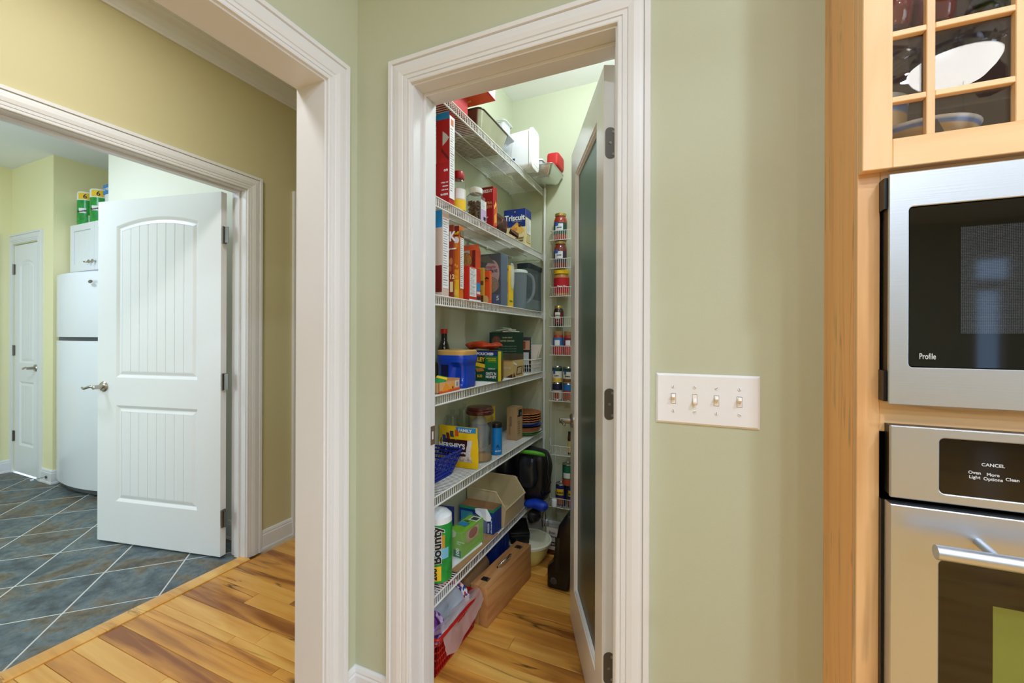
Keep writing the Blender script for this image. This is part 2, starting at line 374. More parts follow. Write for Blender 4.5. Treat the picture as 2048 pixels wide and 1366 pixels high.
# wood planks (run along X), 77.5 mm wide, random lengths
def planks(x0, x1, y0, y1, seed, cuts=None, ph=1.44):
    R = random.Random(seed); pw = .0775; k0 = math.floor((y0 - ph) / pw); k1 = math.ceil((y1 - ph) / pw)
    for k in range(k0, k1):
        a, b = ph + k * pw, ph + (k + 1) * pw
        a, b = max(a, y0), min(b, y1)
        if b - a < .006: continue
        x = x0
        while x < x1 - .01:
            L = R.uniform(.32, 1.15); e = x + L
            if x1 - e < .2: e = x1
            mb = MB(); g = .0006; c = .0012
            mb.box(x + g, e - g, a + g, b - g, -.018, 0.0)
            o = mb.build('plank', OAK, floor, bevel=.0012, seg=1)
            x = e
planks(-2.252, XB2 + .0, 1.09, 2.35, 3)
planks(-2.252, XB + .12, .20, 1.09, 5)
planks(PX0, PX1, 1.09, PY1, 11)
# threshold strip between wood and slate
st = MB().prism([(-2.252, 0.0), (-2.252, .004), (-2.262, .007), (-2.30, .007), (-2.335, .002), (-2.335, -.012), (-2.252, -.012)], LJ0, LJ + .004).build('threshold_strip', OAK, floor, smooth=False)
# slate tiles laid diagonally with recessed grout
GROUT = mat('grout', (206, 204, 198), 0.8, noise=.06, nscale=60)
fl = struct(MB().box(LX0, -2.33, LY0, LY1, -.02, -.0012).box(AX0, AX1, LY1, AY1, -.02, -.0012), 'floor_laundry', GROUT)
def clip(poly, rect):
    x0, x1, y0, y1 = rect
    for (ax, lim, sg) in ((0, x0, 1), (0, x1, -1), (1, y0, 1), (1, y1, -1)):
        out = []
        for i in range(len(poly)):
            p, q = poly[i - 1], poly[i]; dp, dq = sg * (p[ax] - lim), sg * (q[ax] - lim)
            if (dp >= 0) != (dq >= 0):
                t = dp / (dp - dq); out.append((p[0] + (q[0] - p[0]) * t, p[1] + (q[1] - p[1]) * t))
            if dq >= 0: out.append(q)
        poly = out
        if len(poly) < 3: return []
    return poly
TS, N0 = .3475, (-2.584, .909); r2 = sqrt(.5)
for i in range(-14, 16):
    for j in range(-14, 16):
        g = .0036; cs = [(i * TS + g, j * TS + g), ((i + 1) * TS - g, j * TS + g), ((i + 1) * TS - g, (j + 1) * TS - g), (i * TS + g, (j + 1) * TS - g)]
        P = [(N0[0] + (a - b) * r2, N0[1] + (a + b) * r2) for a, b in cs]
        if max(p[1] for p in P) < -.2: continue
        for rect in ((LX0, -2.337, -.2, LY1), (AX0, AX1, LY1, AY1)):
            Q = clip(P, rect)
            if len(Q) < 3: continue
            ar = abs(sum(Q[k - 1][0] * Q[k][1] - Q[k][0] * Q[k - 1][1] for k in range(len(Q)))) / 2
            if ar < 2e-4: continue
            MB().prism(Q, -.015, 0.0, axis='Z').build('tile', SLATE, fl, bevel=.0015, seg=1)
# --- trim profiles
CASP = [(0, 0), (0, .010), (.003, .0115), (.011, .0115), (.0125, .0092), (.014, .0125), (.024, .0130), (.0255, .0105), (.028, .0140), (.042, .0165), (.056, .0155), (.066, .0135), (.0675, .0112), (.069, .0185), (.082, .0185), (.083, .017), (.083, 0)]
def casing(name, plane, c, sg, a0, a1, zt, m=TRIM, zb=0.0):
    secs = []
    for (d, h) in CASP:
        q = c + sg * h
        pts = [(a0 - d, zb), (a0 - d, zt + d), (a1 + d, zt + d), (a1 + d, zb)]
        secs.append([(p[0], q, p[1]) if plane == 'Y' else (q, p[0], p[1]) for p in pts])
    mb = MB(); n = len(secs); vs = [p for s in secs for p in s]; fs = []
    for i in range(n - 1):
        for k in range(3): fs.append((i * 4 + k, i * 4 + k + 1, (i + 1) * 4 + k + 1, (i + 1) * 4 + k))
    mb.add(vs, fs)
    return struct(mb, name, m)
casing('trim_1', 'Y', YA, -1, JL - .006, JR + .006, HD + .006)
casing('trim_2', 'X', XB, 1, OJ0 - .006, OJ + .006, OHD + .006)
casing('trim_3', 'X', XC, 1, LJ0 - .005, LJ + .005, LHD + .005)
casing('trim_4', 'X', XC, 1, 1.832 + .083, 2.80, LHD + .003)
casing('trim_5', 'Y', LY1, -1, CD0, CD1, 2.055)
casing('trim_6', 'X', LX0, 1, .66, 1.49, 2.055)
# jambs (door linings with stops)
for k, b in enumerate(((JL - .018, JL, YA, YA2, 0, HD), (JR, JR + .018, YA, YA2, 0, HD), (JL - .018, JR + .018, YA, YA2, HD, HD + .018))):
    jb = struct(MB().box(*b), 'trim_%d' % (20 + k), TRIM)
    sb = ((JL, JL + .011, YA + .050, YA + .086, 0, HD - .011), (JR - .011, JR, YA + .050, YA + .086, 0, HD - .011), (JL, JR, YA + .050, YA + .086, HD - .011, HD))[k]
    MB().box(*sb).build('door_stop_strip', TRIM, jb, bevel=.0012, seg=1)
for k, b in enumerate(((XB2, XB, OJ, OJ + .018, 0, OHD), (XB2, XB, OJ0 - .018, OJ0, 0, OHD), (XB2, XB, OJ0 - .018, OJ + .018, OHD, OHD + .018))):
    struct(MB().box(*b), 'trim_%d' % (23 + k), TRIM)
for k, b in enumerate(((XC2, XC, LJ, LJ + .018, 0, LHD), (XC2, XC, LJ0 - .018, LJ0, 0, LHD), (XC2, XC, LJ0 - .018, LJ + .018, LHD, LHD + .018))):
    jb = struct(MB().box(*b), 'trim_%d' % (26 + k), TRIM)
    if k == 0: MB().box(XC2 + .037, XC2 + .07, LJ - .011, LJ, 0, LHD - .011).build('door_stop_strip', TRIM, jb, bevel=.0012, seg=1)
    if k == 2: MB().box(XC2 + .037, XC2 + .07, LJ0, LJ, LHD - .011, LHD).build('door_stop_strip', TRIM, jb, bevel=.0012, seg=1)
casing('trim_10', 'X', XC2, -1, LJ0 - .005, LJ + .005, LHD + .005)
casing('trim_14', 'Y', YA2, 1, JL - .006, JR + .006, HD + .006)
# baseboards
BBP = [(0, 0), (.016, 0), (.016, .012), (.013, .020), (.013, .088), (.010, .094), (.011, .100), (.008, .110), (.004, .115), (0, .115)]
def baseboard(name, plane, c, sg, a0, a1, m0=0, m1=0):
    mb = MB(); vs = []
    for (d, z) in BBP:
        for a in (a0 + m0 * d, a1 + m1 * d):
            vs.append((a, c + sg * d, z) if plane == 'Y' else (c + sg * d, a, z))
    n = len(BBP); fs = [(2 * i, 2 * i + 1, 2 * i + 3, 2 * i + 2) for i in range(n - 1)] + [tuple(2 * i for i in range(n)), tuple(2 * i + 1 for i in range(n))]
    mb.add(vs, fs); return struct(mb, name, TRIM)
baseboard('baseboard_kitchen_corner', 'Y', YA, -1, XB, JL - .089, m0=1)
baseboard('baseboard_kitchen_left', 'X', XB, 1, OJ + .089, YA, m1=-1)
baseboard('baseboard_kitchen_front', 'Y', YA, -1, JR + .089, .257)
baseboard('baseboard_hall', 'X', XC, 1, LJ + .088, 1.832)
baseboard('baseboard_pantry_back', 'Y', PY1, -1, PX0, PX1, m0=1)
baseboard('baseboard_pantry_left', 'X', PX0, 1, YA2, PY1, m1=-1)
baseboard('baseboard_laundry_closet', 'Y', LY1, -1, CD1 + .083, AX0, m1=1)
baseboard('baseboard_laundry_alcove', 'X', AX0, 1, LY1, AY1, m0=-1)
baseboard('baseboard_laundry_back', 'Y', LY1, -1, AX1, XC2)
baseboard('baseboard_laundry_far', 'X', LX0, 1, 1.578, LY1)
# crown moulding on the hall wall
CRP = [(0, -.094), (.010, -.094), (.012, -.084), (.016, -.080), (.022, -.062), (.036, -.036), (.056, -.020), (.060, -.012), (.070, -.010), (.072, 0), (0, 0)]
struct(MB().add([(XC + d, y, ZC + z) for d, z in CRP for y in (-2.6, 4.2)], [(2 * i, 2 * i + 1, 2 * i + 3, 2 * i + 2) for i in range(len(CRP) - 1)]), 'trim_11', TRIM)
# kitchen glazed door far behind the camera (seen only as a reflection in the microwave window)
for nm, (x0, x1, z0, z1) in (('window_1', (3.24, 3.66, 1.93, 2.30)), ('window_2', (3.25, 3.58, .20, 1.90))):
    wn = struct(MB().prism([(x0, z0), (x1, z0), (x1, z1), (x0, z1)], KY0 - .09, KY0 - .03, holes=[[(x0 + .06, z0 + .06), (x1 - .06, z0 + .06), (x1 - .06, z1 - .06), (x0 + .06, z1 - .06)]]), nm, TRIM)
    MB().box(x0 + .06, x1 - .06, KY0 - .065, KY0 - .06, z0 + .06, z1 - .06).build('pane', GLASS, wn)

# ================================================================== DOORS
def arch(x0, x1, z0, zs, zc, ins, n=14):           # panel outline inset by ins: sides, flat bottom, arched top (zs at sides, zc at centre)
    if zc - zs < 1e-4: return [(x0 + ins, z0 + ins), (x1 - ins, z0 + ins), (x1 - ins, zs - ins), (x0 + ins, zs - ins)]
    w2 = (x1 - x0) / 2; s = zc - zs; R = (w2 * w2 + s * s) / (2 * s); cx, cz = (x0 + x1) / 2, zc - R; r = R - ins
    hx = w2 - ins; a = math.asin(hx / r)
    return [(x0 + ins, z0 + ins), (x1 - ins, z0 + ins)] + [(cx + r * sin(a - 2 * a * k / n), cz + r * cos(a - 2 * a * k / n)) for k in range(n + 1)]
def panel_door(root, W, z0, z1, panels, T=.035, planksw=.062, m=DOORW, flip=1):
    """local x along the width, y=0 the seen face (body behind it at -T)"""
    outs = [arch(*p, 0) for p in panels]
    MB().prism([(0, z0), (W, z0), (W, z1), (0, z1)], -.010, 0, holes=outs).build('door_frame', m, root)
    MB().box(0, W, -T, -.0101, z0, z1).build('door_core', m, root)
    for p in panels:
        L = []
        for ins, d in ((0, 0), (.006, -.003), (.016, -.0095), (.020, -.0095), (.036, -.0042), (.0385, -.0042)):
            L.append([(x, d, z) for x, z in arch(*p, ins)])
        MB().loft(L, cap1=False).build('panel_moulding', m, root)
        x0, x1 = p[0] + .0385, p[1] - .0385; n = max(2, round((x1 - x0) / planksw)); pw = (x1 - x0) / n
        ol = arch(*p, .0385)
        for k in range(n):
            Q = clip(ol, (x0 + k * pw + (.0012 if k else 0), x0 + (k + 1) * pw - (.0012 if k < n - 1 else 0), -9, 9))
            if len(Q) > 2: MB().prism(Q, -.0095, -.0042).build('panel_plank', m, root, bevel=.0008, seg=1)
def lever(root, x, z, y=0.0, dirx=-1, curve=True, ln=.105):
    a = MB().lathe([(.031, 0), (.031, .004), (.026, .010), (.013, .013), (.0115, .050), (.0125, .056), (.006, .058)], (x, y, z), 20, 'Y').build('handle_rose', NICKEL, root, smooth='auto')
    pts = []; rr = []
    for k in range(9):
        t = k / 8; pts.append((x + dirx * (-.006 + ln * t), y + .048 + (.010 * sin(t * pi) if curve else 0), z + (.006 * sin(t * 2 * pi) - .004 * t if curve else 0))); rr.append(.0085 - .0025 * t if k not in (0, 8) else .005)
    MB().tube(pts, rr, 8).build('handle_lever', NICKEL, root, smooth=True)
def hinge_set(root, zs, x, y, wdt=.032, h=.089):
    for z in zs:
        l = MB().prism(rrect(y - wdt, y, z - h / 2, z + h / 2, .006), x - .0006, x + .0018, axis='X')
        o = l.build('hinge_leaf', HINGE, root)
        for dz, dy in ((-.03, -.008), (0, -.016), (.03, -.008)):
            MB().lathe([(.0038, -.0026), (.0038, -.0004), (.002, 0)], (x, y + dy - .004, z + dz), 10, 'X').build('screw', NICKEL, o, smooth='auto')
# laundry door, standing open into the laundry
dr = Vector((-.880, -.171)).normalized(); ang = atan2(dr.y, dr.x)
d1 = thing('panel_door', 'white two-panel arched plank door standing open beside the white refrigerator', 'door', (-2.412, 1.481, 0), ang)
panel_door(d1, .898, .012, 2.042, [(.158, .755, .99, 1.888, 1.930), (.158, .755, .255, .826, .826)])
lever(d1, .848, .934, dirx=1)
# hinges between door edge and jamb
for z in (1.80, .985, .185 + .04):
    hx, hy = -2.412 + .024, 1.481 + .026
    hg = MB()
    hl = MB().prism(rrect(-.033, -.001, z - .045, z + .045, .007), -.0005, .0022, axis='X').build('hinge_leaf', HINGE, d1, world=False)
    hl.location = (-.0035, 0, 0)
    MB().tube([(-.012, .002, z - .047), (-.012, .002, z + .047)], .0062, 10).build('hinge_knuckle', HINGE, hl, smooth='auto')
    MB().box(-.046, -.012, -.002, .0005, z - .044, z + .044).build('hinge_jamb_leaf', HINGE, hl)
    for dz, dy in ((-.032, -.010), (0, -.022), (.032, -.010)):
        MB().lathe([(.004, -.0026), (.004, -.0004), (.002, 0)], (.0, dy, z + dz), 10, 'X').build('screw', BLACK, hl, smooth='auto')
# closet door in the laundry, shut
d2 = thing('panel_door', 'narrow white arched-panel closet door with lever, left of the refrigerator', 'door', (CD0 + .006, LY1 - .004, 0), 0)
r2_ = MB()
d2.rotation_euler = (0, 0, pi); d2.location = (CD1 - .006, LY1 + .004, 0)
panel_door(d2, CD1 - CD0 - .012, .012, 2.042, [(.10, .378, .99, 1.86, 1.905), (.10, .378, .255, .826, .826)], planksw=.05)
lever(d2, .055, .955, dirx=1)
for z in (1.83, 1.10, .33):
    MB().box(CD1 - CD0 - .03, CD1 - CD0 + .006, .0, .004, z - .045, z + .045).tube([(CD1 - CD0 - .008, .006, z - .047), (CD1 - CD0 - .008, .006, z + .047)], .006, 8).build('hinge', HINGE, d2)
# door on the far laundry wall, shut (only its casing edge shows) and hall door past the laundry doorway
d4 = thing('panel_door', 'white door in the far laundry wall at the picture edge', 'door', (LX0 + .004, .66, 0), pi / 2)
d4.rotation_euler = (0, 0, -pi / 2); d4.location = (LX0 + .004, 1.49, 0)
panel_door(d4, .83, .012, 2.045, [(.13, .70, .99, 1.88, 1.92), (.13, .70, .255, .826, .826)])
for z in (1.83,):
    MB().box(.0, .03, .0, .004, z - .045, z + .045).tube([(.0, .006, z - .047), (.0, .006, z + .047)], .006, 8).build('hinge', HINGE, d4)
d5 = struct(MB().box(XC, XC + .004, 1.915, 2.80, 0.0, LHD), 'door_3', DOORW)
# pantry door with frosted glass
pr = Vector((-.255, .564)).normalized(); pa = atan2(pr.y, pr.x); PW = .616
d3 = thing('glass_door', 'white pantry door with frosted glass pane swung into the pantry', 'door', (-.247, 1.232, 0), pa)
go = [(.099, .185), (.513, .185), (.513, 1.923), (.099, 1.923)]
PD = mat('white_door_gloss', (238, 238, 238), 0.16)
MB().prism([(0, .012), (PW, .012), (PW, 2.042), (0, 2.042)], -.035, 0, holes=[go]).build('door_frame', PD, d3, bevel=.001, seg=1)
L = []
for ins, d in ((0, 0), (.004, -.004), (.010, -.004), (.013, -.013), (.016, -.013)):
    L.append([(x, d, z) for x, z in arch(.099, .513, .185, 1.923, 1.923, ins)])
MB().loft(L, cap1=False).build('glazing_bead', PD, d3)
FROST = mat('frosted_glass', (128, 152, 148), 0.34, trans=1.0, ior=1.45)
MB().box(.099, .513, -.020, -.014, .185, 1.923).build('glass_pane', FROST, d3)
lever(d3, .560, .885, dirx=-1, curve=False, ln=.095)
for z in (1.812, 1.046, .272):
    o = MB().prism(rrect(-.0345, -.004, z - .046, z + .046, .014, 6), -.0012, .0004, axis='X').build('hinge_leaf', HINGE, d3)
    for dz, dy in ((-.033, -.028), (0, -.019), (.033, -.028)):
        MB().lathe([(.0042, -.0026), (.0042, -.001), (.002, -.0008)], (-.0004, dy, z + dz), 12, 'X').build('screw', NICKEL, o, smooth='auto')
# strike plate on the left jamb
sp = MB().prism([(1.205, .868), (1.231, .868), (1.231, .932), (1.205, .932)], JL, JL + .0015, axis='X', holes=[[(1.213, .886), (1.224, .886), (1.224, .914), (1.213, .914)]]).build('strike_plate', mat('bronze_plate', (124, 106, 88), 0.4, metal=.3))
tag(sp, 'small bronze strike plate on the left pantry door jamb', 'strike plate')
# spring door stop on the laundry baseboard
ds = thing('door_stop', 'spring door stop with white tip on laundry baseboard', 'door stop', (-4.955, LY1 - .017, .055))
MB().lathe([(.012, 0), (.012, -.004), (.005, -.006)], (0, 0, 0), 12, 'Y').build('base', HINGE, ds)
MB().tube([(.005 * cos(k * .9), -.006 - k * .0012, .005 * sin(k * .9)) for k in range(56)], .0012, 4).build('spring', HINGE, ds)
MB().lathe([(.006, -.072), (.0075, -.075), (.0075, -.088), (.005, -.091)], (0, 0, 0), 12, 'Y').build('rubber_tip', WHITE, ds)
# ================================================================== TALL OVEN CABINET
CX0, CX1, CY = .257, 1.06, .906
cab = thing('oven_cabinet', 'tall honey maple cabinet housing the microwave and wall oven', 'cabinet', (.66, 1.1, 0), world=True)
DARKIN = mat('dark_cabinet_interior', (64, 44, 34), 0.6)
MB().box(CX0, CX0 + .019, CY + .020, 1.42, 0, 2.70).build('side_panel', CABS, cab)
MB().box(CX1 - .019, CX1, CY + .020, 1.42, 0, 2.70).build('side_panel', CAB, cab)
MB().box(CX0 + .0005, CX0 + .032, CY, CY + .019, 0, 2.70).build('face_stile', CAB, cab, bevel=.001, seg=1)
MB().box(CX1 - .032, CX1, CY, CY + .019, 0, 2.70).build('face_stile', CAB, cab, bevel=.001, seg=1)
for z0, z1 in ((1.480, 1.545), (1.085, 1.165), (.04, .28), (2.66, 2.70)):
    MB().box(CX0 + .032, CX1 - .032, CY, CY + .019, z0, z1).build('face_rail', CABH, cab, bevel=.001, seg=1)
for z in (1.530, 2.66):
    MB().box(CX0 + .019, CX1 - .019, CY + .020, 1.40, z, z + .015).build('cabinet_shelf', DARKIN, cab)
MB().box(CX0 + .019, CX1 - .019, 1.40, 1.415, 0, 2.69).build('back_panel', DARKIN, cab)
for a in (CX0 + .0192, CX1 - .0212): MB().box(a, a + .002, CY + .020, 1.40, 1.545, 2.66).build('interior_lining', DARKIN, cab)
# glazed door: stiles, rails, muntins, panes
gx0, gx1, gz0, gz1, gy0, gy1 = .2585, CX1 - .003, 1.5255, 2.60, CY - .020, CY - .0005
gd = MB().box(gx0, .2985, gy0, gy1, gz0, gz1).build('door_stile', CAB, cab, bevel=.0012, seg=1)
MB().box(gx1 - .04, gx1, gy0, gy1, gz0, gz1).build('door_stile', CAB, cab, bevel=.0012, seg=1)
MB().box(.2985, gx1 - .04, gy0, gy1, gz0, 1.5735).build('door_rail', CABH, cab, bevel=.0012, seg=1)
MB().box(.2985, gx1 - .04, gy0, gy1, 2.555, gz1).build('door_rail', CABH, cab, bevel=.0012, seg=1)
mzs = (1.6390, 1.7480, 2.27, 2.44); mxs = (.3475, .4510, .75, .90)
for x in mxs: MB().box(x - .0055, x + .0055, gy0 + .003, gy1 - .004, 1.5735, 2.555).build('muntin', CAB, cab, bevel=.001, seg=1)
xs = [.2985] + list(mxs) + [gx1 - .04]
for z in mzs:
    for i in range(5):
        a = xs[i] + (0 if i == 0 else .0055); b = xs[i + 1] - (0 if i == 4 else .0055)
        MB().box(a, b, gy0 + .003, gy1 - .004, z - .0048, z + .0048).build('muntin', CABH, cab, bevel=.001, seg=1)
PANE = thin_glass('cabinet_glass', (.97, .97, .97), 1.6, 1.5)
zs = [1.5735] + list(mzs) + [2.555]
for i in range(5):
    for j in range(5):
        MB().box(xs[i] + (.002 if i else 0), xs[i + 1] - .002, gy1 - .0075, gy1 - .0045, zs[j] + .002, zs[j + 1] - .002).build('pane', PANE, cab)
# pottery and glassware behind the panes
def pottery_mat():
    m = bpy.data.materials.new('sailboat_stoneware'); m.use_nodes = True; nt = m.node_tree; b = nt.nodes['Principled BSDF']; N = nt.nodes.new; Lk = nt.links.new
    tc = N('ShaderNodeTexCoord'); sp_ = N('ShaderNodeSeparateXYZ'); Lk(tc.outputs['Generated'], sp_.inputs[0])
    cr = N('ShaderNodeValToRGB'); e = cr.color_ramp.elements; e[0].position = .70; e[0].color = (*lin((214, 172, 122)), 1); e[1].position = .965; e[1].color = (*lin((232, 230, 226)), 1)
    for p, c in ((.82, (218, 180, 130)), (.85, (112, 138, 184)), (.91, (108, 132, 180))): x = e.new(p); x.color = (*lin(c), 1)
    Lk(sp_.outputs['Z'], cr.inputs['Fac']); Lk(cr.outputs['Color'], b.inputs['Base Color']); b.inputs['Roughness'].default_value = .25
    return m
POT = pottery_mat(); POTB = col((74, 58, 48), .4)
def pot_bowl(name, label, c, r, h, boats=True):
    t = thing(name, label, 'bowl', c, group='stoneware bowls in the glazed cabinet')
    MB().lathe([(r * .5, 0), (r * .62, .004), (r * .93, h * .55), (r, h * .93), (r * 1.03, h), (r * .98, h * 1.0), (r * .90, h * .6), (r * .5, .012), (.001, .010)], (0, 0, 0), 36).build('bowl_body', POT, t, smooth='auto')
    if boats:
        for k in range(10):
            a = -pi + k * pi / 5 + .3; rr = r * .945 + .0012; z = h * .60
            M = frame((rr * cos(a), rr * sin(a), z), (-sin(a), cos(a), 0), (cos(a) * .12, sin(a) * .12, 1))
            pts = [(-.014, 0), (.014, 0), (.009, -.006), (-.009, -.006)] if k % 2 else [(-.012, .002), (.012, .002), (.001, .026)]
            MB().add([M @ Vector((p[0], p[1], .0005)) for p in pts], [tuple(range(len(pts)))]).build('painted_boat', POTB, t)
    return t
pot_bowl('stoneware_bowl', 'tan stoneware bowl with painted sailboats and blue rim, front bowl in glazed cabinet', (.372, 1.018, 1.545), .086, .074)
pot_bowl('stoneware_crock', 'tall tan sailboat crock standing behind the front bowl in glazed cabinet', (.352, 1.215, 1.545), .080, .222)
pot_bowl('white_bowl', 'white patterned bowl at the right edge inside glazed cabinet', (.575, 1.05, 1.545), .085, .070, False)
sh = MB().box(CX0 + .022, CX1 - .022, CY + .03, 1.395, 1.818, 1.824).build('glass_shelf', PANE, cab)
REDG = mat('ruby_glass', (120, 22, 20), 0.03, spec=.8, coat=.5); GRNG = mat('green_glass', (60, 128, 84), 0.08, trans=.6, ior=1.45)
for (x, y, lb, m, pf) in ((.335, 1.02, 'dark ruby glass vase on upper shelf, left pane', REDG, [(.028, 0), (.034, .01), (.040, .07), (.030, .12), (.034, .16)]),
                          (.405, 1.03, 'dark ruby glass vase on upper shelf, middle pane', REDG, [(.024, 0), (.030, .01), (.036, .06), (.026, .12), (.032, .15)]),
                          (.515, 1.02, 'green bubbled glass bowl on upper shelf', GRNG, [(.030, 0), (.050, .012), (.062, .05), (.058, .08)])):
    t = MB().lathe([(.001, 0)] + pf + [(pf[-1][0] - .003, pf[-1][1]), (pf[-2][0] - .004, pf[-2][1]), (.001, .012)], (x, y, 1.824), 28, cap=False).build('glass_vase' if m is REDG else 'glass_bowl', m, smooth='auto')
    tag(t, lb, 'vase' if m is REDG else 'bowl')
# ------------------------------------------------------------------ microwave
MX0, MX1, MZ0, MZ1, MY = .2915, CX1 - .034, 1.135, 1.513, .878
mw = thing('microwave', 'built-in stainless microwave with black glass door', 'microwave', (.66, 1.1, MZ0), world=True)
wo = rrect(.3170, MX1 - .05, 1.1965, 1.4565, .006)
MB().prism([(MX0, MZ0), (MX1, MZ0), (MX1, MZ1), (MX0, MZ1)], MY, MY + .006, holes=[wo]).build('trim_frame', STEEL, mw, bevel=.0012, seg=1)
MB().box(MX0 - .0045, MX0 + .012, MY + .0061, CY - .0005, MZ0 + .004, MZ0 + .055).box(MX0 - .0045, MX0 + .012, MY + .0061, CY - .0005, MZ1 - .055, MZ1 - .004).box(MX0, MX0 + .012, MY + .0061, CY - .0005, MZ0 + .055, MZ1 - .055).build('trim_side', BLACK, mw)
for a_, b_ in ((MZ0, MZ0 + .008), (MZ1 - .008, MZ1)): MB().box(MX0 + .008, MX1 - .008, MY + .0061, CY - .0005, a_, b_).build('trim_edge', BLACK, mw)
MB().box(CX0 + .034, CX1 - .034, CY, 1.36, 1.166, 1.479).build('oven_body', BLACK, mw)
MB().prism(rrect(.3185, MX1 - .052, 1.198, 1.455, .005), MY + .0035, MY + .02).build('door_glass', BGLASS, mw)
def mesh_mat():
    m = bpy.data.materials.new('perforated_window'); m.use_nodes = True; nt = m.node_tree; b = nt.nodes['Principled BSDF']; N = nt.nodes.new; Lk = nt.links.new
    tc = N('ShaderNodeTexCoord'); vo = N('ShaderNodeTexVoronoi'); vo.inputs['Scale'].default_value = 420; vo.inputs['Randomness'].default_value = 0.05
    cr = N('ShaderNodeValToRGB'); cr.color_ramp.elements[0].position = .25; cr.color_ramp.elements[0].color = (.045, .05, .06, 1); cr.color_ramp.elements[1].position = .45; cr.color_ramp.elements[1].color = (.012, .013, .016, 1)
    Lk(tc.outputs['Object'], vo.inputs['Vector']); Lk(vo.outputs['Distance'], cr.inputs['Fac']); Lk(cr.outputs['Color'], b.inputs['Base Color']); b.inputs['Roughness'].default_value = .05; b.inputs['Specular IOR Level'].default_value = .8
    return m
MB().box(.3805, MX1 - .12, MY + .0029, MY + .0034, 1.2515, 1.418).build('door_window', mesh_mat(), mw)
p0 = onY(1838, 718, MY + .003); p1 = onY(1880, 719, MY + .003)
lettering(mw, 'Profile', .0135, mat('silver_print', (214, 214, 214), .4), frame(p0 - Vector(mw['_o']), (1, 0, 0), (0, 0, 1)), bold=.0, sx=(p1.x - p0.x) / .0435)
# ------------------------------------------------------------------ wall oven
ov = thing('wall_oven', 'stainless built-in wall oven with black control panel and bar handle', 'oven', (.66, 1.1, .25), world=True)
OY = .876; OX0, OX1 = .2935, CX1 - .036
ci = rrect(.3545, .83, .9985, 1.0860, .007)
MB().prism([(OX0, .9835), (OX1, .9835), (OX1, 1.1010), (OX0, 1.1010)], OY, OY + .006, holes=[ci]).build('control_fascia', STEEL, ov, bevel=.0015, seg=1)
MB().box(OX0 + .002, OX1, OY + .0061, CY - .0005, .985, 1.10).build('fascia_box', BLACK, ov)
MB().prism(rrect(.3552, .829, .9992, 1.0853, .0068), OY + .002, OY + .0062).build('control_glass', BGLASS, ov)
SLV = MATS['silver_print']
for s, u, v, sz in (('CANCEL', 1986, 934, .0068), ('Oven', 1949, 948, .0066), ('Light', 1949, 957, .0066), ('More', 1986, 953, .0066), ('Options', 1986, 962, .0066), ('Clean', 2025, 963, .0066)):
    q = onY(u, v, OY + .0018); lettering(ov, s, sz, SLV, frame(q - Vector(ov['_o']), (1, 0, 0), (0, 0, 1)), align='CENTER', bold=.01)
wi = rrect(.3525, OX1 - .055, .36, .8955, .008)
MB().prism([(OX0 - .0015, .262), (OX1, .262), (OX1, .9735), (OX0 - .0015, .9735)], OY - .004, OY + .020, holes=[wi]).build('door_panel', STEEL, ov, bevel=.0015, seg=1)
MB().box(OX0 - .005, OX1, OY + .0205, CY - .0005, .27, .9725).build('door_inner', BLACK, ov)
MB().prism(rrect(.3530, OX1 - .0555, .3605, .895, .0078), OY - .0005, OY + .0200).build('door_glass', BGLASS, ov)
OWIN = mat('oven_window_reflection', (112, 120, 52), 0.06, spec=.9)  # greenish reflection of the room put into the glass colour
MB().box(.4155, OX1 - .11, OY - .0010, OY - .0006, .40, .8375).build('door_window', OWIN, ov)
hz = .928
MB().tube([(.327, OY - .058, hz), (OX1 - .03, OY - .058, hz)], .0105, 20).build('handle_bar', STEEL, ov, smooth='auto')
for x in (.398, OX1 - .10): MB().tube([(x, OY - .003, hz + .004), (x, OY - .054, hz)], .0062, 14).build('handle_post', STEEL, ov, smooth='auto')
# ================================================================== SWITCH PLATE
sw = thing('switch_plate', 'white four-gang toggle light switch plate on green wall', 'light switch', (.024, YA - .0005, 1.030), world=True)
SWM = mat('switch_white', (240, 240, 242), .25)
x0, x1, z0, z1 = -.0885, .1365, 1.0315, 1.1545
mbp = MB().loft([[(x0, YA - .0005, z0), (x1, YA - .0005, z0), (x1, YA - .0005, z1), (x0, YA - .0005, z1)], [(x0, YA - .002, z0), (x1, YA - .002, z0), (x1, YA - .002, z1), (x0, YA - .002, z1)],
                [(x0 + .005, YA - .0065, z0 + .005), (x1 - .005, YA - .0065, z0 + .005), (x1 - .005, YA - .0065, z1 - .005), (x0 + .005, YA - .0065, z1 - .005)]])
mbp.build('cover_plate', SWM, sw)
IVORY = mat('switch_ivory', (246, 240, 232), .3); SLOT = col((120, 112, 100), .6)
for i, (u, up) in enumerate(((1347, 1), (1389.5, -1), (1433, 1), (1479, 1))):
    q = onY(u, 799 + i * 1.2, YA - .0065); x, z = q.x, 1.0935
    o = MB().box(x - .0056, x + .0056, YA - .0069, YA - .0064, z - .0125, z + .0125).build('switch_slot', SLOT, sw)
    MB().box(x - .0049, x + .0049, YA - .0078, YA - .0064, z - .0115, z + .0115).build('switch_insert', IVORY, sw)
    MB().obox((x, YA - .006, z + up * .001), (x, YA - .0195, z + up * .0085), .0072, .0085).build('toggle', IVORY, sw, bevel=.0008)
    for dz in (-.0295, .0295):
        s_ = MB().lathe([(.0042, -.0006), (.0042, -.0075 + .0065 - .0002), (.0030, -.0016)], (x, YA - .0065, z + dz), 14, 'Y').build('screw', SWM, sw, smooth='auto')
        a = (i * 1.3 + dz * 40)
        MB().obox((x - .0033 * cos(a), YA - .0083, z + dz - .0033 * sin(a)), (x + .0033 * cos(a), YA - .0083, z + dz + .0033 * sin(a)), .0003, .0009, up=(sin(a), 0, -cos(a))).build('screw_slot', SLOT, s_)
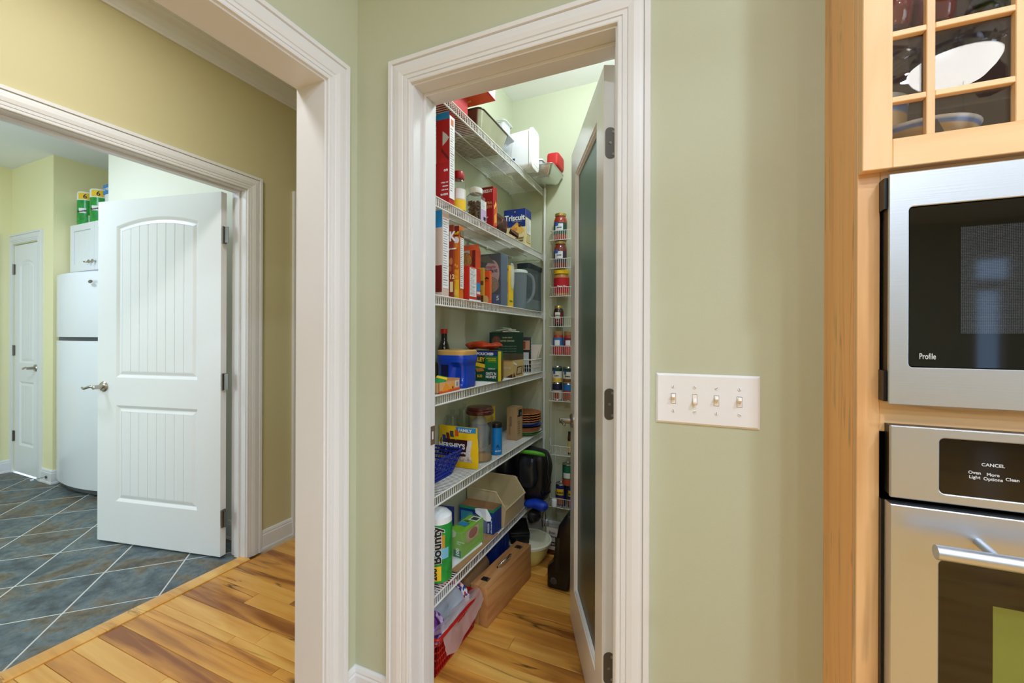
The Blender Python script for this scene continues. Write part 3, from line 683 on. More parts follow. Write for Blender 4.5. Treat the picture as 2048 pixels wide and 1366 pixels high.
# ================================================================== CEILING FAN (stands in the kitchen, seen as a reflection in the cabinet glass)
fcx, fcy, fzr = 1.0, -.580, 2.40
fan = thing('ceiling_fan', 'chrome ceiling fan with white glass light bowl reflected in cabinet glass', 'ceiling fan', (fcx, fcy, fzr))
CHR = mat('chrome', (220, 220, 222), .08, metal=1.0); CHERRY = mat('cherry_blade', (92, 34, 24), .25, coat=.3)
BOWL = mat('lit_glass_bowl', (250, 250, 250), .3, emit=(1.0, .97, .93), estr=9.0)
MB().lathe([(.004, -.088), (.05, -.083), (.10, -.062), (.128, -.030), (.141, -.006), (.143, .004), (.136, .004)], (0, 0, 0), 40).build('light_bowl', BOWL, fan, smooth=True)
MB().lathe([(.136, .004), (.140, .014), (.10, .02), (.105, .045), (.135, .05), (.14, .085), (.12, .12), (.05, .135), (.03, .14)], (0, 0, 0), 36).build('motor_housing', CHR, fan, smooth='auto')
MB().lathe([(.012, .13), (.012, .325), (.06, .32), (.065, .3395)], (0, 0, 0), 20).build('downrod', CHR, fan, smooth='auto')
for k in range(5):
    a = k * 2 * pi / 5 + .35; M = Matrix.Rotation(a, 4, 'Z')
    pl = [(.20, -.045), (.30, -.062), (.60, -.068), (.64, -.04), (.64, .04), (.60, .068), (.30, .062), (.20, .045)]
    MB().add([M @ Vector((x, y, z + y * .2)) for z in (.075, .083) for x, y in pl], [tuple(range(8))[::-1], tuple(range(8, 16))] + [(i, (i + 1) % 8, 8 + (i + 1) % 8, 8 + i) for i in range(8)]).build('blade', CHERRY, fan)
    MB().tube([M @ Vector(p) for p in ((.12, .0, .07), (.17, -.03, .068), (.24, -.035, .070), (.27, 0, .072), (.24, .035, .074), (.17, .03, .068), (.12, 0, .07))], .007, 6).build('blade_iron', CHR, fan, smooth=True)
MB().tube([(.02, .03, -.085), (.02, .03, -.24)], .0012, 5).build('pull_chain', CHR, fan)
# ================================================================== LAUNDRY APPLIANCES
FR = mat('refrigerator_white', (236, 238, 242), .18)
fx0, fx1, fy, fyb, bow = -4.860, -4.090, 1.668, 2.36, .052
fr = thing('refrigerator', 'white top-freezer refrigerator with bowed doors in laundry alcove', 'refrigerator', ((fx0 + fx1) / 2, 2.0, 0), world=True)
MB().box(fx0 + .005, fx1 - .005, 1.70, fyb, .02, 1.715).build('fridge_body', FR, fr, bevel=.006)
def bowed(z0, z1, nm, rec=None):
    n = 14; lo = []
    front = [(fx0 + (fx1 - fx0) * k / n, fy - bow * (1 - (2 * k / n - 1) ** 2)) for k in range(n + 1)]
    poly = front + [(fx1, 1.696), (fx0, 1.696)]
    return MB().prism(poly, z0, z1, axis='Z').build(nm, FR, fr, bevel=.008, seg=3)
bowed(.055, 1.195, 'fridge_door'); bowed(1.225, 1.728, 'freezer_door')
fp = [(fx0 + .01 + (fx1 - fx0 - .02) * k / 14, fy + .012 - bow * (1 - (2 * k / 14 - 1) ** 2)) for k in range(15)] + [(fx1 - .01, 1.69), (fx0 + .01, 1.69)]
MB().prism(fp, 1.1955, 1.2245, axis='Z').build('handle_recess', col((70, 76, 84), .5), fr)
fp2 = [(a, b + .02) for a, b in fp[:-2]] + [(fx1 - .01, 1.80), (fx0 + .01, 1.80)]
MB().prism(fp2, .012, .054, axis='Z').build('kick_plate', col((90, 92, 96), .6), fr)
q = onY(181, 563, 1.62)
MB().lathe([(.030, 0), (.030, -.003), (.026, -.005)], (q.x, 1.6205, q.z), 24, 'Y', sx=.42).build('badge', HINGE, fr, smooth='auto')
lc = thing('wall_cabinet', 'white beadboard wall cabinet above the refrigerator', 'cabinet', (-4.49, 2.0, 1.765), world=True)
MB().box(-4.868, -4.075, 1.772, 2.44, 1.765, 2.172).build('cabinet_body', FR, lc)
for k, (a, b) in enumerate(((-4.864, -4.474), (-4.470, -4.079))):
    cdr = MB().prism([(a, 1.772), (b, 1.772), (b, 2.166), (a, 2.166)], 1.752, 1.7715, holes=[[(a + .055, 1.827), (b - .055, 1.827), (b - .055, 2.111), (a + .055, 2.111)]]).build('cabinet_door', FR, lc, bevel=.001, seg=1)
    n = 6
    for j in range(n):
        x = a + .055 + (b - a - .11) * j / n; MB().box(x + .001, x + (b - a - .11) / n - .001, 1.760, 1.768, 1.8275, 2.1105).build('panel_plank', FR, cdr, bevel=.001, seg=1)
    kx = (b - .028) if k == 0 else (a + .028)
    MB().lathe([(.006, 0), (.006, -.014), (.014, -.018), (.015, -.024), (.008, -.028)], (kx, 1.752, 1.838), 16, 'Y').build('knob', NICKEL, lc, smooth='auto')
    if k == 0: MB().tube([(kx - .05, 1.752, 1.838), (kx - .05, 1.735, 1.838), (kx - .075, 1.730, 1.84)], .006, 8).build('pull', NICKEL, lc, smooth=True)
GRN = mat('green_film', (40, 150, 62), .25, noise=.25, nscale=30); FILM = mat('clear_film', (240, 244, 246), .22)
def towel_pack(x, y, z, r, h, lb, tilt=0):
    t = thing('paper_towel_pack', lb, 'paper towels', (x, y, z), group='paper towel packs on the wall cabinet')
    MB().lathe([(r * .6, 0), (r * .97, .008), (r, .03), (r, h * .66), (r * .99, h * .74)], (0, 0, 0), 24).build('green_wrap', GRN, t, smooth='auto')
    MB().lathe([(r * 1.002, h * .74), (r, h * .95), (r * .95, h * .985), (r * .5, h), (.01, h * .99)], (0, 0, 0), 24).build('white_top', FILM, t, smooth='auto')
    YL = col((242, 196, 40), .4)
    for zz0, zz1, a0, a1, m in ((h * .76, h * .95, -1.35, -.15, YL), (.36 * h, .50 * h, -1.3, -.5, WHITE), (.02 * h, .3 * h, -.3, .25, FILM)):
        n = 6; vs = []
        for k in range(n + 1):
            a = a0 + (a1 - a0) * k / n
            vs += [(r * 1.012 * cos(a), r * 1.012 * sin(a), zz0), (r * 1.012 * cos(a), r * 1.012 * sin(a), zz1)]
        MB().add(vs, [(2 * k, 2 * k + 2, 2 * k + 3, 2 * k + 1) for k in range(n)]).build('printed_band', m, t)
    a = -.62; M = frame((r * 1.02 * cos(a), r * 1.02 * sin(a), h * .79), (-sin(a), cos(a), 0), (0, 0, 1)); lettering(t, '6', h * .18, INK, M, align='CENTER', bold=.02)
    a = -.92; M = frame((r * 1.02 * cos(a), r * 1.02 * sin(a), h * .39), (-sin(a), cos(a), .25), (0, 0, 1)); lettering(t, 'Bounty', h * .075, INK, M, align='CENTER', bold=.03)
    return t
p = onY(163, 449, 1.80); towel_pack(p.x, 1.84, 2.172, .066, .29, 'green wrapped paper towel pack, left one on laundry cabinet')
p2_ = onY(186, 447, 1.80); towel_pack(p2_.x + .004, 1.85, 2.172, .069, .29, 'green wrapped paper towel pack, second from left on laundry cabinet')
t = thing('paper_towel_pack', 'blue and white paper roll pack behind the laundry door top', 'paper towels', (-4.440, 1.92, 2.172))
MB().box(-.075, .075, -.10, .10, 0, .335).build('film_wrap', FILM, t, bevel=.05, seg=4)
MB().box(-.06, .06, -.102, -.095, .23, .31).build('printed_band', col((50, 130, 200), .4), t, bevel=.002)
lettering(t, '12 MEGA', .03, WHITE, frame((-.055, -.1035, .26), (1, 0, 0), (0, 0, 1)), bold=.02)
# ================================================================== PANTRY SHELVING
SZ = [2.146, 1.749, 1.393, 1.028, .662, .302]; SXF, SXB, SY0, SY1 = -.860, -1.072, 1.238, 2.438
ords = ['top', 'second', 'third', 'fourth', 'fifth', 'lowest']
def wire_shelf(z, i):
    t = thing('wire_shelf', '%s white wire pantry shelf, %s' % (ords[i], ['with pans and plastic tubs', 'with nut jar and crackers', 'with cereal boxes and pitcher', 'with blue coffee tub', 'with candy bag and glass canister', 'with paper towels and beige bin'][i]), 'shelf', (-.966, 1.84, z - .04), group='wire shelves on the left pantry wall', world=True)
    mb = MB(); n = int((SY1 - SY0) / .0138)
    for k in range(n + 1):
        y = SY0 + k * .0138; mb.tube([(SXB, y, z - .0010), (SXF, y, z - .0010), (SXF, y, z - .036)], .0019, 5, cap=False)
    mb.build('deck_wires', WIRE, t, kind='stuff')
    for x, zz, r in ((SXF + .001, z - .0015, .0030), (SXF + .001, z - .036, .0035), ((SXF + SXB) / 2, z - .0058, .0032), (SXB + .002, z - .0058, .0032)):
        MB().tube([(x, SY0, zz), (x, SY1, zz)], r, 8).build('rail', WIRE, t, smooth='auto')
    for y in (1.35, 1.72, 2.09, 2.40):
        MB().box(PX0 + .0005, SXB + .006, y - .006, y + .006, z - .016, z + .004).build('wall_clip', WIRE, t, bevel=.001, seg=1)
for i, z in enumerate(SZ): wire_shelf(z, i)
pole = thing('shelf_pole', 'white vertical pole carrying the shelf corners by the back wall', 'pole', (-.8475, 2.430, 0), world=True)
MB().tube([(-.8475, 2.430, .001), (-.8475, 2.430, 2.155)], .0075, 12).build('pole_tube', WIRE, pole, smooth='auto')
for z in SZ[:5]: MB().box(-.8615, -.840, 2.4395, 2.4405, z - .045, z - .002).box(-.858, -.8565, 2.421, 2.4405, z - .045, z - .002).build('pole_clip', WIRE, pole)
# rack of wire baskets on the back wall
rk = thing('wire_rack', 'white wire basket rack on the pantry back wall holding jars and cans', 'rack', (-.64, 2.44, .3), world=True)
RX0, RX1, RYB, RYF = -.806, -.42, 2.442, 2.345
for x in (RX0, RX1):
    MB().tube([(x, RYB, .30), (x, RYB, 1.80)], .0024, 6).build('upright', WIRE, rk, smooth='auto')
    MB().tube([(x + (.03 if x == RX0 else -.03), RYB - .001, .30), (x + (.03 if x == RX0 else -.03), RYB - .001, 1.80)], .0018, 6).build('upright', WIRE, rk, smooth='auto')
RB = [onY(1135, v, RYF).z for v in (478, 535, 592, 653, 711, 804, 913, 1019)]
for i, z in enumerate(RB):
    zt = z + .062; a = MB()
    bk = MB().tube([(RX0, RYB, zt + .012), (RX0 + .004, RYB - .03, zt + .010), (RX0 + .03, RYF, zt - .008), (RX1 - .03, RYF, zt - .008), (RX1 - .004, RYB - .03, zt + .010), (RX1, RYB, zt + .012)], .0020, 6).build('basket_rim', WIRE, rk, smooth='auto')
    MB().tube([(RX0, RYB, z), (RX0 + .02, RYF, z), (RX1 - .02, RYF, z), (RX1, RYB, z)], .0020, 6).build('basket_base_rim', WIRE, rk, smooth='auto')
    n = 28
    for k in range(1, n):
        x = RX0 + .03 + (RX1 - RX0 - .06) * k / n
        a.tube([(x, RYB, z - .001), (x, RYF, z - .001), (x, RYF, zt - .008)], .0011, 4, cap=False)
    a.build('basket_wires', WIRE, rk, kind='stuff')
# ================================================================== PANTRY GOODS
from mathutils import noise as mnoise
def corner(uM, X, uL, uR, V=600):
    p = onX(uM, V, X); return p.x, p.y, p.x - onY(uL, V, p.y).x, onX(uR, V, p.x).y - p.y
class Carton:
    """upright box: local x -w..0 (near face towards the door), y 0..d (aisle face x=0), z 0..h"""
    def __init__(s, name, label, cat, x, y, z, w, d, h, m, yaw=0.0, group=None, bevel=.0008, part='carton'):
        s.w, s.d, s.h = w, d, h
        s.t = thing(name, label, cat, (x, y, z), yaw, group)
        if part: MB().box(-w, 0, 0, d, 0, h).build(part, m, s.t, bevel=bevel, seg=1)
    def P(s, f, a, b, e=.0005):
        if f == 'N': return (-s.w + a * s.w, -e, b * s.h)
        if f == 'F': return (e, a * s.d, b * s.h)
        return (-s.w + a * s.w, b * s.d, s.h + e)
    def lay(s):
        s.n = getattr(s, 'n', 0) + 1; return .0004 + .00018 * s.n
    def poly(s, f, pts, m, name='printed_panel', e=None):
        e = s.lay()
        MB().add([s.P(f, a, b, e) for a, b in pts], [tuple(range(len(pts)))]).build(name, m, s.t); return s
    def rect(s, f, a0, a1, b0, b1, m, name='printed_panel', e=.0005):
        return s.poly(f, [(a0, b0), (a1, b0), (a1, b1), (a0, b1)], m, name, e)
    def disc(s, f, a, b, ra, rb, m, name='printed_disc', e=.0007, n=20):
        return s.poly(f, [(a + ra * cos(2 * pi * k / n), b + rb * sin(2 * pi * k / n)) for k in range(n)], m, name, e)
    def text(s, f, a, b, size, st, m, bold=.02, sx=1.0, align='LEFT', rot=0.0, e=.0010):
        o = s.P(f, a, b, s.lay() + .0004); r = {'N': Vector((1, 0, 0)), 'F': Vector((0, 1, 0)), 'T': Vector((1, 0, 0))}[f]; u = Vector((0, 0, 1)) if f != 'T' else Vector((0, 1, 0))
        if rot: r, u = r * cos(rot) + u * sin(rot), u * cos(rot) - r * sin(rot)
        lettering(s.t, st, size, m, frame(o, r, u), bold=bold, sx=sx, align=align); return s
    def facts(s, f, a0, a1, b0, b1, n=16, seed=1, bg=WHITE):
        s.rect(f, a0, a1, b0, b1, bg, 'nutrition_panel')
        R = random.Random(seed); mb = MB(); e = s.lay()
        for k in range(n):
            b = b1 - (b1 - b0) * (k + .8) / (n + 1); th = (b1 - b0) / n * (.20 if k % 5 else .34)
            pts = [(a0 + .08 * (a1 - a0), b), (a0 + (a1 - a0) * R.uniform(.55, .95), b), (0, 0)]
            mb.add([s.P(f, pts[0][0], b, e), s.P(f, pts[1][0], b, e), s.P(f, pts[1][0], b + th, e), s.P(f, pts[0][0], b + th, e)], [(0, 1, 2, 3)])
        mb.build('printed_lines', col((110, 110, 116), .6), s.t, kind='stuff'); return s
def blob(bounds, amp=.01, sc=14, seed=0, sub=3, ex=2.5):
    """soft pillow shape filling the bounds, crumpled with noise"""
    x0, x1, y0, y1, z0, z1 = bounds
    bm = bmesh.new(); bmesh.ops.create_icosphere(bm, subdivisions=sub, radius=1.0)
    mb = MB(); vs = []
    for v in bm.verts:
        p = v.co; q = Vector([math.copysign(abs(c) ** (1 / ex * 1.6), c) for c in p]); m = max(abs(q.x), abs(q.y), abs(q.z)); L_ = (abs(p.x) ** ex + abs(p.y) ** ex + abs(p.z) ** ex) ** (1 / ex); q = p / L_
        c = Vector(((x0 + x1) / 2 + q.x * (x1 - x0) / 2, (y0 + y1) / 2 + q.y * (y1 - y0) / 2, (z0 + z1) / 2 + q.z * (z1 - z0) / 2))
        nn = mnoise.noise(c * sc + Vector((seed * 3.1, seed, 0))); c += p * (amp * (nn - .35)); c.z = max(c.z, z0)
        vs.append(c)
    fs = [tuple(v.index for v in f.verts) for f in bm.faces]; bm.free()
    return mb.add(vs, fs)
PLAST = thin_glass('clear_plastic', (.93, .94, .95), 1.3, 1.45, .05)
MILK = mat('milky_plastic', (238, 241, 243), .25, trans=.45, ior=1.3)
FILMC = mat('crinkled_film', (225, 230, 235), .10, alpha=.30)
KRAFT = mat('kraft_cardboard', (168, 128, 86), .8, noise=.08, nscale=20)
RED = col((186, 30, 28)); ORNG = col((226, 84, 26)); YEL = col((244, 200, 40)); DKRED = col((120, 22, 22)); NAVY = col((22, 48, 130)); BRN = col((84, 46, 26)); CREAM = col((232, 214, 160)); LILAC = col((206, 178, 216)); SKY = col((40, 140, 200)); DGRN = col((16, 52, 34)); GRNP = col((38, 140, 70)); LIME = col((128, 188, 58)); BEIGE = col((206, 182, 140)); GREY = col((150, 150, 150))
Z1, Z2, Z3, Z4, Z5, Z6 = [z + .0018 for z in SZ]
# ---------------- top shelf
def tray(name, label, cat, base, rim, z0, z1, m, lip=.004, r=.02, wall=.0015, liptube=None, ribs=0):
    t = thing(name, label, cat, ((base[0] + base[1]) / 2, (base[2] + base[3]) / 2, z0), world=True)
    def ring(b, z, rr, ins=0): return [(x, y, z) for x, y in rrect(b[0] + ins, b[1] - ins, b[2] + ins, b[3] - ins, rr)]
    MB().loft([ring(base, z0 + .004, r * .8, .006), ring(base, z0, r * .8, .012)][::-1] + [ring(base, z0 + .008, r), ring(rim, z1, r), ring(rim, z1, r, .002), ring(base, z0 + .010, r, .003)], cap0=True, cap1=True).build('pan_body', m, t, smooth='auto')
    MB().tube(ring(rim, z1, r), lip, 6, closed=True).build('rim', liptube or m, t, smooth=True)
    return t
PANM = mat('roasting_steel', (176, 172, 156), .28, metal=.9, noise=.15, nscale=9)
tray('roasting_pan', 'large grey metal roasting pan on top pantry shelf', 'pan', (-1.058, -.882, 1.655, 1.895), (-1.070, -.868, 1.636, 1.938), Z1, Z1 + .108, PANM, .0045, .025, liptube=mat('pan_rim', (96, 88, 72), .35, metal=.9))
c = Carton('snack_carton', 'orange-red snack carton lying on the roasting pan', 'carton', -.795, 1.405, Z1 + .1145, .255, .225, .075, RED)
MB().box(-.25, -.004, .004, .221, -.0006, -.0001).build('printed_panel', ORNG, c.t)
for k in range(3): lettering(c.t, ['CRISPY WHEAT', 'SNACKS', 'FAMILY SIZE'][k], .015, col((250, 190, 120)), frame((-.20, .19 - .05 * k, -.0012), (1, 0, 0), (0, 1, 0)) @ Matrix.Rotation(pi, 4, 'X'), bold=.02)
c.rect('F', .02, .98, .05, .95, WHITE).rect('F', .1, .9, .2, .6, col((214, 196, 180)), e=.0009)
c = Carton('snack_carton', 'red carton on top shelf under the orange-red carton', 'carton', -.872, 1.29, Z1, .19, .235, .1125, RED)
t = thing('clear_tub', 'clear plastic food tubs nested beside the white tub', 'tub', (-.955, 2.005, Z1), world=True)
def rring(b, z, rr): return [(x, y, z) for x, y in rrect(*b, rr)]
MB().loft([rring((-1.035, -.905, 1.955, 2.050), Z1, .015), rring((-1.045, -.893, 1.947, 2.058), Z1 + .135, .02)], cap0=True, cap1=False).build('tub_body', PLAST, t, smooth='auto', solid=.0012)
MB().loft([rring((-1.05, -.886, 1.943, 2.062), Z1 + .136, .02), rring((-1.05, -.886, 1.943, 2.062), Z1 + .144, .02), rring((-1.03, -.905, 1.955, 2.05), Z1 + .150, .02), rring((-1.035, -.905, 1.957, 2.048), Z1 + .205, .016)], cap0=True, cap1=True).build('tub_lid', MILK, t, smooth='auto')
MB().tube(rring((-1.042, -.898, 1.950, 2.055), Z1 + .210, .02), .004, 6, closed=True).build('tub_rim', MILK, t, smooth=True)
WTUB = mat('white_tub', (246, 247, 248), .3)
t = thing('white_tub', 'white plastic tub lying on its side with lid towards the aisle', 'tub', (-.90, 2.14, Z1), world=True)
def xring(y0, y1, z0, z1, x, r): return [(x, a, b) for a, b in rrect(y0, y1, z0, z1, r, 6)]
MB().loft([xring(2.095, 2.185, Z1 + .010, Z1 + .205, -1.00, .02), xring(2.085, 2.192, Z1 + .003, Z1 + .214, -.815, .024)], cap0=True, cap1=True).build('tub_body', WTUB, t, smooth='auto')
MB().loft([xring(2.080, 2.196, Z1, Z1 + .219, -.814, .028), xring(2.080, 2.196, Z1, Z1 + .219, -.800, .028), xring(2.086, 2.190, Z1 + .006, Z1 + .213, -.797, .024)], cap0=True, cap1=True).build('tub_lid', WTUB, t, smooth='auto')
MB().tube(xring(2.098, 2.178, Z1 + .022, Z1 + .197, -.797, .018), .0018, 5, closed=True).build('lid_ridge', WTUB, t, smooth=True)
MB().box(-.975, -.90, 2.0875, 2.0885, Z1 + .05, Z1 + .062).build('printed_band', NAVY, t)
FOIL = mat('foil_tray', (206, 210, 204), .26, metal=.85, bump=.5, bscale=130)
tray('foil_pan', 'crinkled aluminium foil pan overhanging the top shelf by back wall', 'pan', (-.975, -.750, 2.240, 2.410), (-.995, -.728, 2.218, 2.436), Z1, Z1 + .062, FOIL, .003, .018)
t = thing('clear_box', 'clear plastic box standing in the foil pan', 'box', (-.845, 2.32, Z1 + .012), world=True)
MB().loft([rring((-.90, -.812, 2.27, 2.38), Z1 + .0115, .012), rring((-.905, -.808, 2.265, 2.385), Z1 + .105, .012)], cap0=True, cap1=False).build('box_body', MILK, t, smooth='auto', solid=.0012)
MB().loft([rring((-.912, -.802, 2.258, 2.392), Z1 + .106, .014), rring((-.912, -.802, 2.258, 2.392), Z1 + .114, .014)], cap0=True).build('box_lid', WTUB, t)
o = blob((-.790, -.715, 2.285, 2.415, Z1 + .066, Z1 + .155), .003, 20, 2, 4, 6).build('red_pouch', RED, smooth=True); tag(o, 'red packet with white print leaning in the foil pan', 'packet')
# ---------------- second shelf
x, y, w_, d_ = corner(898, -.868, 872, 908, 400)
c = Carton('cereal_carton', 'tall red cereal carton with blue top at left of second shelf', 'carton', x, y, Z2, w_, d_, onX(898, 222, -.868).z - Z2, RED)
c.rect('N', 0, 1, .925, 1, SKY).poly('N', [(.5, .80), (.80, .76), (1, .72), (.80, .68), (.5, .64)], col((215, 210, 205))).poly('N', [(.4, .62), (1, .50), (1, .47), (.4, .58)], DKRED).rect('N', .0, 1, .0, .46, col((176, 22, 26)))
c.text('N', .93, .36, .018, 'on', WHITE, align='RIGHT')
for k_, (b_, z_, t_) in enumerate(((.235, .008, 'crispy oat'), (.195, .008, 'clusters'), (.155, .008, 'with fruit'), (.10, .011, 'RAISIN'))): c.text('N', .95, b_, z_, t_, WHITE, align='RIGHT')
c.rect('F', .0, 1, .07, .96, WHITE).facts('F', .08, .92, .12, .84, 26, 3).rect('F', .2, .75, .86, .93, col((196, 110, 70)))
def jar(name, label, cat, u, X, v, z, prof, m, lid=None, lidm=None, n=24, group=None, at_=None, extra=None):
    p = onX(u, v, X) if at_ is None else Vector((*at_, 0))
    t = thing(name, label, cat, (p.x, p.y, z), group=group)
    MB().lathe(prof, (0, 0, 0), n).build('jar_body', m, t, smooth='auto')
    if lid: MB().lathe(lid, (0, 0, 0), n).build('jar_lid', lidm, t, smooth='auto')
    return t
def band(t, r, z0, z1, a0, a1, m, name='jar_label', n=10):
    vs = []
    for k in range(n + 1):
        a = a0 + (a1 - a0) * k / n; vs += [(r * cos(a), r * sin(a), z0), (r * cos(a), r * sin(a), z1)]
    return MB().add(vs, [(2 * k, 2 * k + 2, 2 * k + 3, 2 * k + 1) for k in range(n)]).build(name, m, t, smooth=True)
def curved(t, s, size, m, r, a, z, bold=.02, sx=1.0):
    lettering(t, s, size, m, frame((r * cos(a), r * sin(a), z), (-sin(a), cos(a), 0), (0, 0, 1)), bold=bold, sx=sx, align='CENTER')
VA = -1.0     # the direction that faces the camera on the left-hand shelves
NUTM = mat('jar_contents', (120, 78, 44), .6, noise=.35, nscale=90)
t = jar('nut_jar', 'yellow labelled snack jar with red lid on second shelf', 'jar', 917, -.905, 400, Z2, [(.026, 0), (.030, .004), (.030, .118), (.026, .135), (.021, .143)], PLAST, [(.0235, .1435), (.024, .146), (.024, .172), (.022, .175), (.001, .1755)], col((170, 20, 28), .35))
MB().lathe([(.0255, .004), (.0275, .01), (.0275, .075), (.001, .080)], (0, 0, 0), 16).build('contents', NUTM, t, smooth='auto')
band(t, .0308, .012, .055, -pi, pi, YEL, n=24); band(t, .0307, .055, .100, -pi, pi, col((214, 206, 186)), n=24); band(t, .0310, .058, .098, -1.35, -.1, WHITE)
# square nut jar
x, y, w_, d_ = corner(956, -.868, 930, 973, 430)
t = thing('nut_jar', 'square clear jar of mixed nuts with white screw lid', 'jar', (x, y, Z2))
def sq(i, z, r): return [(a, b, z) for a, b in rrect(-w_ + i, -i, i, d_ - i, r)]
MB().loft([sq(.004, 0, .014), sq(0, .005, .016), sq(0, .112, .016), sq(.014, .130, .020)], cap0=True, cap1=False).build('jar_body', PLAST, t, smooth='auto', solid=.0012)
jc = (-w_ / 2, d_ / 2, 0); jr = min(w_, d_) / 2 - .004
MB().lathe([(jr, .128), (jr + .001, .131), (jr + .001, .150), (jr - .004, .153), (.001, .1535)], jc, 28).build('jar_lid', WTUB, t, smooth='auto')
R = random.Random(5); mb = MB(); bm = bmesh.new(); bmesh.ops.create_icosphere(bm, subdivisions=1, radius=1); iv = [v.co.copy() for v in bm.verts]; jf = [tuple(v.index for v in f.verts) for f in bm.faces]; bm.free()
for k in range(330):
    cx, cy, cz = R.uniform(-w_ + .010, -.010), R.uniform(.010, d_ - .010), R.uniform(.007, .092); ex, ey, ez = R.uniform(.004, .008), R.uniform(.004, .007), R.uniform(.004, .006)
    mb.add([(cx + p.x * ex, cy + p.y * ey, cz + p.z * ez) for p in iv], jf)
mb.build('nuts', NUTM, t, smooth=True, kind='stuff')
cc = Carton.__new__(Carton); cc.t, cc.w, cc.d, cc.h = t, w_, d_, .112
cc.rect('F', .30, .97, .06, .88, LILAC, e=.0012).facts('F', .34, .93, .52, .86, 8, 7).rect('F', .62, .88, .10, .24, INK, e=.0016)
x, y, w_, d_ = corner(986, -.868, 962, 994, 440)
c = Carton('cracker_carton', 'red cheese cracker carton between the nut jar and brown bag', 'carton', x, y, Z2, w_, d_, onX(986, 372, -.868).z - Z2, col((178, 16, 22)))
c.rect('N', 0, 1, .955, .995, DKRED).text('N', .95, .865, .019, 'CHEEZ-IT', WHITE, bold=.03, sx=.9, align='RIGHT').text('N', .93, .58, .017, 'EXTRA', col((236, 176, 120)), align='RIGHT').text('N', .93, .48, .017, 'TOASTY', col((236, 176, 120)), align='RIGHT').text('N', .6, .25, .01, 'baked', WHITE, align='RIGHT')
c.poly('F', [(.1, .05), (.95, .10), (.95, .62), (.5, .70), (.15, .45)], col((214, 92, 44))).poly('F', [(.3, .12), (.85, .18), (.7, .4), (.25, .3)], col((240, 170, 70)), e=.0009).poly('F', [(.2, .45), (.8, .6), (.6, .66), (.15, .52)], col((244, 190, 100)), e=.0009)
t = thing('snack_bag', 'crumpled brown foil bag with orange top on second shelf', 'bag', (-.925, 1.905, Z2), world=True)
CHOC = mat('brown_foil', (70, 36, 22), .28, bump=.35, bscale=40)
blob((-.985, -.872, 1.815, 1.975, Z2, Z2 + .105), .016, 22, 3, 4, 3).build('bag_body', CHOC, t, smooth=True)
MB().loft([[(-.985, 1.875, Z2 + .075), (-.905, 1.825, Z2 + .072), (-.898, 1.84, Z2 + .070), (-.975, 1.89, Z2 + .073)], [(-.99, 1.87, Z2 + .122), (-.915, 1.822, Z2 + .124), (-.913, 1.826, Z2 + .124), (-.986, 1.876, Z2 + .122)]], cap0=True).build('bag_flap', col((176, 92, 44), .3), t)
MB().tube([(-.872, 1.86, Z2 + .05), (-.872 + .001, 1.875, Z2 + .072), (-.871, 1.90, Z2 + .078), (-.871, 1.925, Z2 + .066), (-.871, 1.93, Z2 + .045), (-.871, 1.91, Z2 + .03), (-.872, 1.88, Z2 + .032)], .0018, 5, closed=True).build('printed_swirl', col((150, 60, 40), .4), t)
MB().loft([[(-.875, 1.955, Z2 + .02), (-.868, 1.96, Z2 + .045), (-.862, 1.955, Z2 + .03)], [(-.850, 2.01, Z2 + .004), (-.846, 2.015, Z2 + .03), (-.842, 2.01, Z2 + .01)]], cap0=True).build('bag_tail', CHOC, t)
x, y, w_, d_ = corner(1051, -.872, 1008, 1062, 440)
c = Carton('cracker_carton', 'blue and cream wheat cracker carton at the far end of second shelf', 'carton', x, y, Z2, w_, d_, onX(1051, 416, -.872).z - Z2, CREAM)
c.rect('N', 0, 1, .52, 1, NAVY).rect('F', 0, 1, .78, 1, NAVY).poly('N', [(.30, .50), (.62, .66), (.80, .48), (.52, .30)], col((226, 160, 70)), e=.0008).poly('N', [(.50, .56), (.75, .60), (.95, .40), (.62, .28)], col((236, 186, 100)), e=.0010).poly('N', [(.40, .46), (.60, .52), (.64, .44), (.46, .38)], col((224, 136, 62)), e=.0012).disc('N', .74, .56, .07, .05, BRN)
c.text('N', .97, .70, .044, 'Triscuit', WHITE, bold=.025, align='RIGHT', sx=.9).rect('N', .40, .85, .66, .672, col((150, 170, 210))).text('N', .92, .20, .016, 'cracked', BRN, align='RIGHT').text('N', .92, .13, .016, 'pepper', BRN, align='RIGHT').rect('N', .72, .9, .02, .07, col((40, 110, 200)))
c.facts('F', .14, .86, .34, .74, 14, 4).facts('F', .14, .86, .12, .3, 6, 5, CREAM).text('N', .50, .88, .02, '*', col((240, 190, 60)))
# ---------------- third shelf
x, y, w_, d_ = corner(884, -.880, 864, 898, 560)
c = Carton('cereal_carton', 'white panelled cereal carton at left end of third shelf', 'carton', x, y, Z3, w_, d_, onX(888, 421, -.880).z - Z3, col((214, 190, 176)))
c.rect('N', 0, 1, .80, 1, SKY).rect('N', 0, 1, .05, .36, DKRED).facts('F', .08, .92, .10, .92, 28, 8).rect('F', .1, .9, .90, .905, ORNG, e=.0011)
x, y, w_, d_ = corner(907, -.871, 886, 908.6, 560)
c = Carton('cereal_carton', 'slim brown-red flake cereal carton with white K, third shelf', 'carton', x, y, Z3, w_, d_, onX(907, 449, -.871).z - Z3, col((140, 50, 28)))
c.text('N', .60, .78, .052, 'K', WHITE, bold=.03, sx=.8).text('N', .58, .66, .011, 'protein', WHITE).rect('N', .68, .96, .08, .22, CREAM).text('N', .62, .26, .024, '12', CREAM).disc('N', .78, .50, .16, .05, col((196, 120, 70))).disc('N', .70, .40, .14, .04, col((180, 96, 50)))
x, y, w_, d_ = corner(918, -.866, 890, 927, 560)
